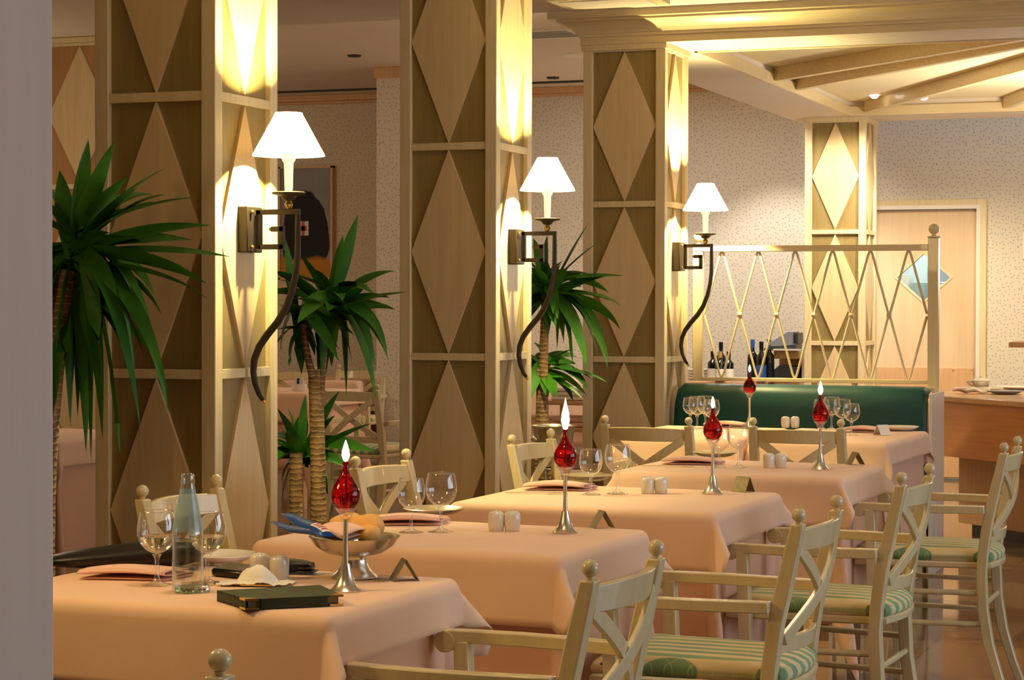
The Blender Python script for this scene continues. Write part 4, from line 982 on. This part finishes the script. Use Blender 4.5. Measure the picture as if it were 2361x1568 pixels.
# soft dark bag on the far left of the front table
pb0 = atz(280, 1318, ZT)
t = empty('leather_bag', (pb0.x-.01, pb0.y+.03, ZT), 'low soft black leather bag lying at the left end of the front table', 'bag', rz=R(24))
def bag(u, v):
    x = (u-.5)*.36; e = max(0, 1-(2*u-1)**4)**.5; a = 2*PI*v
    hgt = .016+.022*u
    return (x, .055*e*math.cos(a), .004+hgt+hgt*.98*math.sin(a)*e)
MB().grid(bag, 26, 20).build('bag_body', M_black, t, smooth=60, merge=True)

# ------------------------------------------------------------------ ice bucket on its stand
q = aty(1277, 981, 8.95)
t = empty('ice_bucket', (q.x, q.y, q.z), 'polished silver ice bucket with ball handles before the yucca', 'bucket')
MB().lathe([(1e-5, -.185), (.062, -.185), (.070, -.178), (.083, -.08), (.094, -.012), (.100, -.004), (.103, 0), (.099, .001), (.091, -.012), (.08, -.08), (.066, -.172), (1e-5, -.175)], n=40, cap=False).build('bowl', M_silver, t, smooth=50)
for s in (-1, 1): 
    mb = MB().ball((s*.075, -.062, -.055), .013, 14); mb.ball((s*.066+.004, -.068, -.06), .010, 12); mb.build('ball_handle', M_silver, t)
t2 = empty('bucket_stand', (q.x, q.y, 0), 'slim metal stand carrying the silver ice bucket', 'stand'); hb = q.z-.185
MB().lathe([(.072, hb-.012), (.078, hb-.006), (.072, hb-.001)], n=28, cap=True).build('ring', M_silver, t2)
for k in range(3):
    a = 2*PI*k/3+.4; MB().tube([Vector((.07*math.cos(a), .07*math.sin(a), hb-.006)), Vector((.05*math.cos(a), .05*math.sin(a), hb*.5)), Vector((.13*math.cos(a), .13*math.sin(a), .005))], .006, 8).build('leg', M_silver, t2)

# ------------------------------------------------------------------ yuccas
def leaf_strip(mb, p0, p1, p2, wd_, n=11, roll=0):
    pts = bez(p0, p1, p2, n); up = Vector((0, 0, 1)); vs = []
    for i, p in enumerate(pts):
        tt = (pts[min(i+1, n)]-pts[max(i-1, 0)]).normalized(); sd = tt.cross(up)
        if sd.length < .15: sd = (sd+Vector((cr.x, cr.y, 0))*.3)
        sd.normalize(); nn = sd.cross(tt).normalized(); u = i/n
        sd, nn = sd*math.cos(roll)+nn*math.sin(roll), nn*math.cos(roll)-sd*math.sin(roll)
        k = wd_*(.55+.45*min(1, u*3.2))*(1-max(0, (u-.45)/.55)**1.7)+.0004
        vs += [p-sd*k*.5+nn*k*.16, p, p+sd*k*.5+nn*k*.16]
    mb.add(vs, [f for j in range(n) for f in ((j*3, j*3+1, j*3+4, j*3+3), (j*3+1, j*3+2, j*3+5, j*3+4))])
def crown(cen, depth, tips, wd_, extra, seed, spread, length):
    """foliage: leaves from a crown centre to tips seen in the photo, plus leaves behind and before"""
    rr = random.Random(seed); c = aty(cen[0], cen[1], depth); mb = MB()
    for k, tp in enumerate(tips):
        e = aty(tp[0], tp[1], depth); L = (e-c).length
        off = rr.uniform(-.45, .45)*L*(.5 if len(tp) < 3 else tp[2]); e = e+Vector((-.35, .94, 0))*off
        st = c+Vector((rr.uniform(-.02, .02), rr.uniform(-.02, .02), rr.uniform(-.05, .05)))
        mid = st+(e-st)*.55; hz = math.hypot(e.x-st.x, e.y-st.y)
        drop = st.z-e.z
        if drop < .05: mid.z += .07*L*rr.uniform(.3, 1.3)
        else: mid = Vector((st.x+(e.x-st.x)*.7, st.y+(e.y-st.y)*.7, st.z+rr.uniform(-.05, .12)*L-drop*.12))
        leaf_strip(mb, st, mid, e, wd_*rr.uniform(.8, 1.15), roll=rr.uniform(-.95, .95))
    for k in range(extra):
        a = rr.uniform(0, 2*PI); el = rr.uniform(-1.0, .55); L = length*rr.uniform(.65, 1.0)
        d = Vector((math.cos(a)*math.cos(el), math.sin(a)*math.cos(el), math.sin(el))); e = c+d*L*spread; st = c+Vector((0, 0, rr.uniform(-.06, .05)))
        mid = st+(e-st)*.55+Vector((0, 0, .18*L)); leaf_strip(mb, st, mid, e, wd_*rr.uniform(.8, 1.1), roll=rr.uniform(-.8, .8))
    return c, mb
def yucca(name_label, group, heads, trunks, base, pot):
    t = empty('yucca_plant', (0, 0, 0), name_label, 'plant', group)
    for a in heads: c, mb = crown(*a); mb.build('foliage', M_leaf, t, smooth=50)
    for pts, r0_, r1_ in trunks:
        n = len(pts); mb = MB().tube(pts, [r0_+(r1_-r0_)*i/(n-1) for i in range(n)], 16); mb.build('trunk', M_bark, t, smooth=60)
    MB().lathe([(1e-5, 0), (.15, 0), (.19, .34), (.20, .36), (.18, .36), (.175, .33), (1e-5, .33)], base, 28, False).build('pot', M_pot, t)
    MB().lathe([(.176, .33), (1e-5, .335)], base, 20, False).build('soil', M_soil, t)
def lp(a, b, n=7, bow=0): return [a+(b-a)*(i/n)+Vector((bow*math.sin(PI*i/n), 0, 0)) for i in range(n+1)]
# near left
D1 = 5.2
tips1 = [(265, 325, .1), (201, 321, .2), (388, 390), (291, 408), (318, 432), (460, 457), (483, 519), (441, 553), (536, 593, .2), (479, 691), (483, 655), (364, 728), (364, 835), (397, 902), (379, 959), (339, 978), (331, 1001), (278, 1045), (257, 1001), (222, 1017), (192, 1070), (182, 1051), (150, 988), (134, 986), (129, 390), (300, 880), (320, 800), (240, 950), (340, 560), (300, 640), (350, 680), (290, 480), (60, 500), (40, 640), (50, 800), (90, 920), (80, 400), (30, 720)]
b1 = aty(84, 1100, D1)
yucca('large dark yucca at the left, before the nearest pillar', 'yuccas between the pillars', [((168, 570), D1, tips1, .056, 14, 4, 1.0, .40), ((150, 640), D1+.08, [(230, 900), (180, 960), (300, 860), (270, 760), (90, 880), (330, 700), (140, 940)], .052, 10, 5, 1, .36)],
      [(lp(Vector((b1.x, b1.y+.02, .33)), aty(150, 620, D1), 7, -.03), .045, .03)], (b1.x, b1.y+.02, 0), 0)
# behind the first pillar
D2 = 7.25
tips2 = [(826, 495, .1), (792, 545), (939, 674, .1), (849, 655), (895, 825), (900, 839), (864, 925), (797, 913), (864, 844), (812, 837), (736, 942, .2), (788, 592), (692, 584), (835, 800), (770, 640), (720, 620), (880, 700), (745, 860)]
tips2b = [(646, 814), (669, 844), (694, 864), (730, 814), (657, 546), (640, 700), (735, 690), (660, 640), (640, 760), (770, 760), (655, 590)]
tips2c = [(782, 902), (774, 957), (856, 978), (864, 1043), (642, 940), (663, 940), (701, 948), (707, 909), (640, 1030), (650, 1110), (640, 980), (760, 1120), (650, 1160), (800, 1080), (725, 1000), (630, 1080)]
b2 = aty(735, 1195, D2)
yucca('tall two-headed yucca with ringed trunk between first and second pillar', 'yuccas between the pillars', [((764, 705), D2, tips2, .056, 26, 8, 1, .30), ((692, 735), D2-.04, tips2b, .048, 16, 9, 1, .24), ((700, 1050), D2+.15, tips2c, .058, 12, 10, 1, .22)],
      [(lp(Vector((b2.x, b2.y, .33)), aty(727, 852, D2), 7, .004), .030, .028), (lp(aty(735, 1000, D2), aty(752, 720, D2), 6), .013, .013), (lp(aty(722, 870, D2-.02), aty(700, 745, D2-.04), 6, -.008), .015, .011), (lp(aty(682, 1330, D2+.08), aty(683, 1045, D2+.08)), .027, .025)], (b2.x-.02, b2.y+.04, 0), 0)
# behind the second pillar
D3 = 9.35
tips3 = [(1359, 511, .1), (1389, 553), (1440, 636, .1), (1395, 637), (1410, 694), (1432, 707), (1431, 760), (1405, 835), (1402, 851), (1383, 838), (1354, 857), (1321, 838), (1284, 804), (1263, 780), (1230, 548), (1262, 541), (1300, 600), (1345, 700), (1370, 780), (1240, 620), (1220, 700), (1300, 790), (1332, 640), (1210, 590), (1205, 760)]
tips3b = [(1357, 900), (1399, 881), (1322, 927), (1260, 960), (1245, 940), (1230, 790), (1300, 870), (1280, 900), (1225, 900), (1330, 840), (1250, 990), (1215, 840)]
b3 = aty(1262, 1100, D3)
yucca('yucca between second and third pillar, behind the ice bucket', 'yuccas between the pillars', [((1262, 665), D3, tips3, .060, 36, 12, 1, .30), ((1250, 850), D3+.05, tips3b, .056, 22, 13, 1, .26)],
      [(lp(Vector((b3.x, b3.y, .33)), aty(1258, 672, D3), 8, -.015), .030, .018), (lp(Vector((b3.x-.06, b3.y+.02, .33)), aty(1245, 850, D3), 6), .018, .014)], (b3.x-.02, b3.y+.02, 0), 0)
# green leaf tip in front of the bucket
# ------------------------------------------------------------------ back room seen between the pillars
def backtable(px, py, depth, a, b, name, seed):
    p = aty(px, py, depth); table(p.x, depth, a, b, name, seed, d1=.2, d2=.5, grp=('tables in the back room', 'pink cloths in the back room', 'pink top cloths in the back room'), tilt=25)
table(PX-.47, 14.66, .34, .38, 'the back-room table right of the yucca trunk', 50, .2, .5, grp=('tables in the back room', 'pink cloths in the back room', 'pink top cloths in the back room'), tilt=25)
backtable(640, 880, 12.6, .40, .36, 'the back-room table left of the yucca trunk', 55)
pl_ = atz(150, 1004, ZT)
table(pl_.x-.15, pl_.y, .4, .42, 'the side table half hidden behind the left pillar', 60, .3, .5, grp=('tables in the back room', 'pink cloths in the back room', 'pink top cloths in the back room'), tilt=30)
GBk = 'armchairs in the back room'
def bchair(px, py, rz, label):
    p = atz(px, py, .8525); dup(ch0, (p.x, p.y, 0), rz, label, GBk)
bchair(822, 889, R(-98), 'back-room armchair seen from behind, right of the yucca trunk')
bchair(825, 846, R(92), 'back-room armchair facing us beyond the far pink table')
bchair(668, 850, R(85), 'back-room armchair facing us left of the yucca trunk')
p = aty(690, 893, 12.45)
t = empty('condiment_holder', (p.x, 12.45, ZT), 'small white condiment holder on the left back-room table', 'holder')
MB().lathe([(1e-5, 0), (.045, 0), (.05, .01), (.05, .05), (.046, .05), (.046, .012), (1e-5, .012)], n=24, cap=False).build('cup', M_porc, t)
for k, (dx, dy, mm) in enumerate([(-.02, 0, M_paper), (.015, .01, M_paper), (0, -.015, M_blue)]): BOX('sachet', mm, t, dx-.008, dx+.008, dy-.003, dy+.003, .013, .085, bevel=0)
# picture on the back wall
pc0, pc1 = aty(662, 385, YB), aty(772, 645, YB)
pw_, ph_ = 1.0, pc0.z-pc1.z
t = empty('picture', (pc1.x-.25, YB-.03, (pc0.z+pc1.z)/2), 'abstract canvas with a black figure on grey in thin frame on the back wall', 'picture')
BOX('canvas', M_canvas, t, -.235, .235, -.01, .01, -ph_/2+.015, ph_/2-.015, bevel=0)
for b in [(-.25, -.232, -.02, .03, -ph_/2, ph_/2), (.232, .25, -.02, .03, -ph_/2, ph_/2), (-.25, .25, -.02, .03, ph_/2-.018, ph_/2), (-.25, .25, -.02, .03, -ph_/2, -ph_/2+.018)]: BOX('frame_strip', M_rose, t, *b)
q = aty(705, 527, YB); dx_ = q.x-t.location.x; dz_ = q.z-t.location.z
BOX('white_patch', M_paper, t, dx_-.045, dx_+.045, -.0115, -.0101, dz_-.06, dz_+.06, bevel=0)
BOX('red_patch', M_redink, t, dx_-.045, dx_+.03, -.0125, -.0116, dz_-.02, dz_+.02, bevel=0); BOX('red_patch', M_redink, t, dx_-.02, dx_+.012, -.0125, -.0116, dz_-.06, dz_+.06, bevel=0)
# service trolley between second and third pillar
q = aty(1318, 925, 12.0)
t = empty('service_trolley', (q.x, 12.2, 0), 'wooden service trolley with folded linen between second and third pillar', 'trolley')
zt = q.z
for z in (zt, zt-.16, .3): BOX('shelf', M_rose, t, -.22, .3, -.2, .2, z-.025, z, bevel=.004)
for sx in (-.2, .27):
    for s_ in (-.18, .16): BOX('upright', M_rose, t, sx, sx+.025, s_, s_+.025, 0, zt-.025)
for k in range(3): tag(BOX('folded_cloth', M_paper, None, q.x-.15, q.x+.25, 12.05, 12.32, zt+.001+k*.026, zt+.025+k*.026, bevel=.008), ['lowest white folded cloth on the service trolley', 'middle white folded cloth on the service trolley', 'topmost white folded cloth on the service trolley'][k], 'cloth', 'folded linen on the trolley')
for k in range(2): tag(BOX('folded_cloth', M_napkin, None, q.x-.15, q.x+.25, 12.05, 12.32, zt-.159+k*.03, zt-.131+k*.03, bevel=.01), ['lower pink folded cloth inside the service trolley', 'upper pink folded cloth inside the service trolley'][k], 'cloth', 'folded linen on the trolley')
qb = atz(1312, 872, ZT); table(qb.x, qb.y, .4, .35, 'the far table between second and third pillar', 70, .3, .5, grp=('tables in the back room', 'pink cloths in the back room', 'pink top cloths in the back room'), tilt=25)
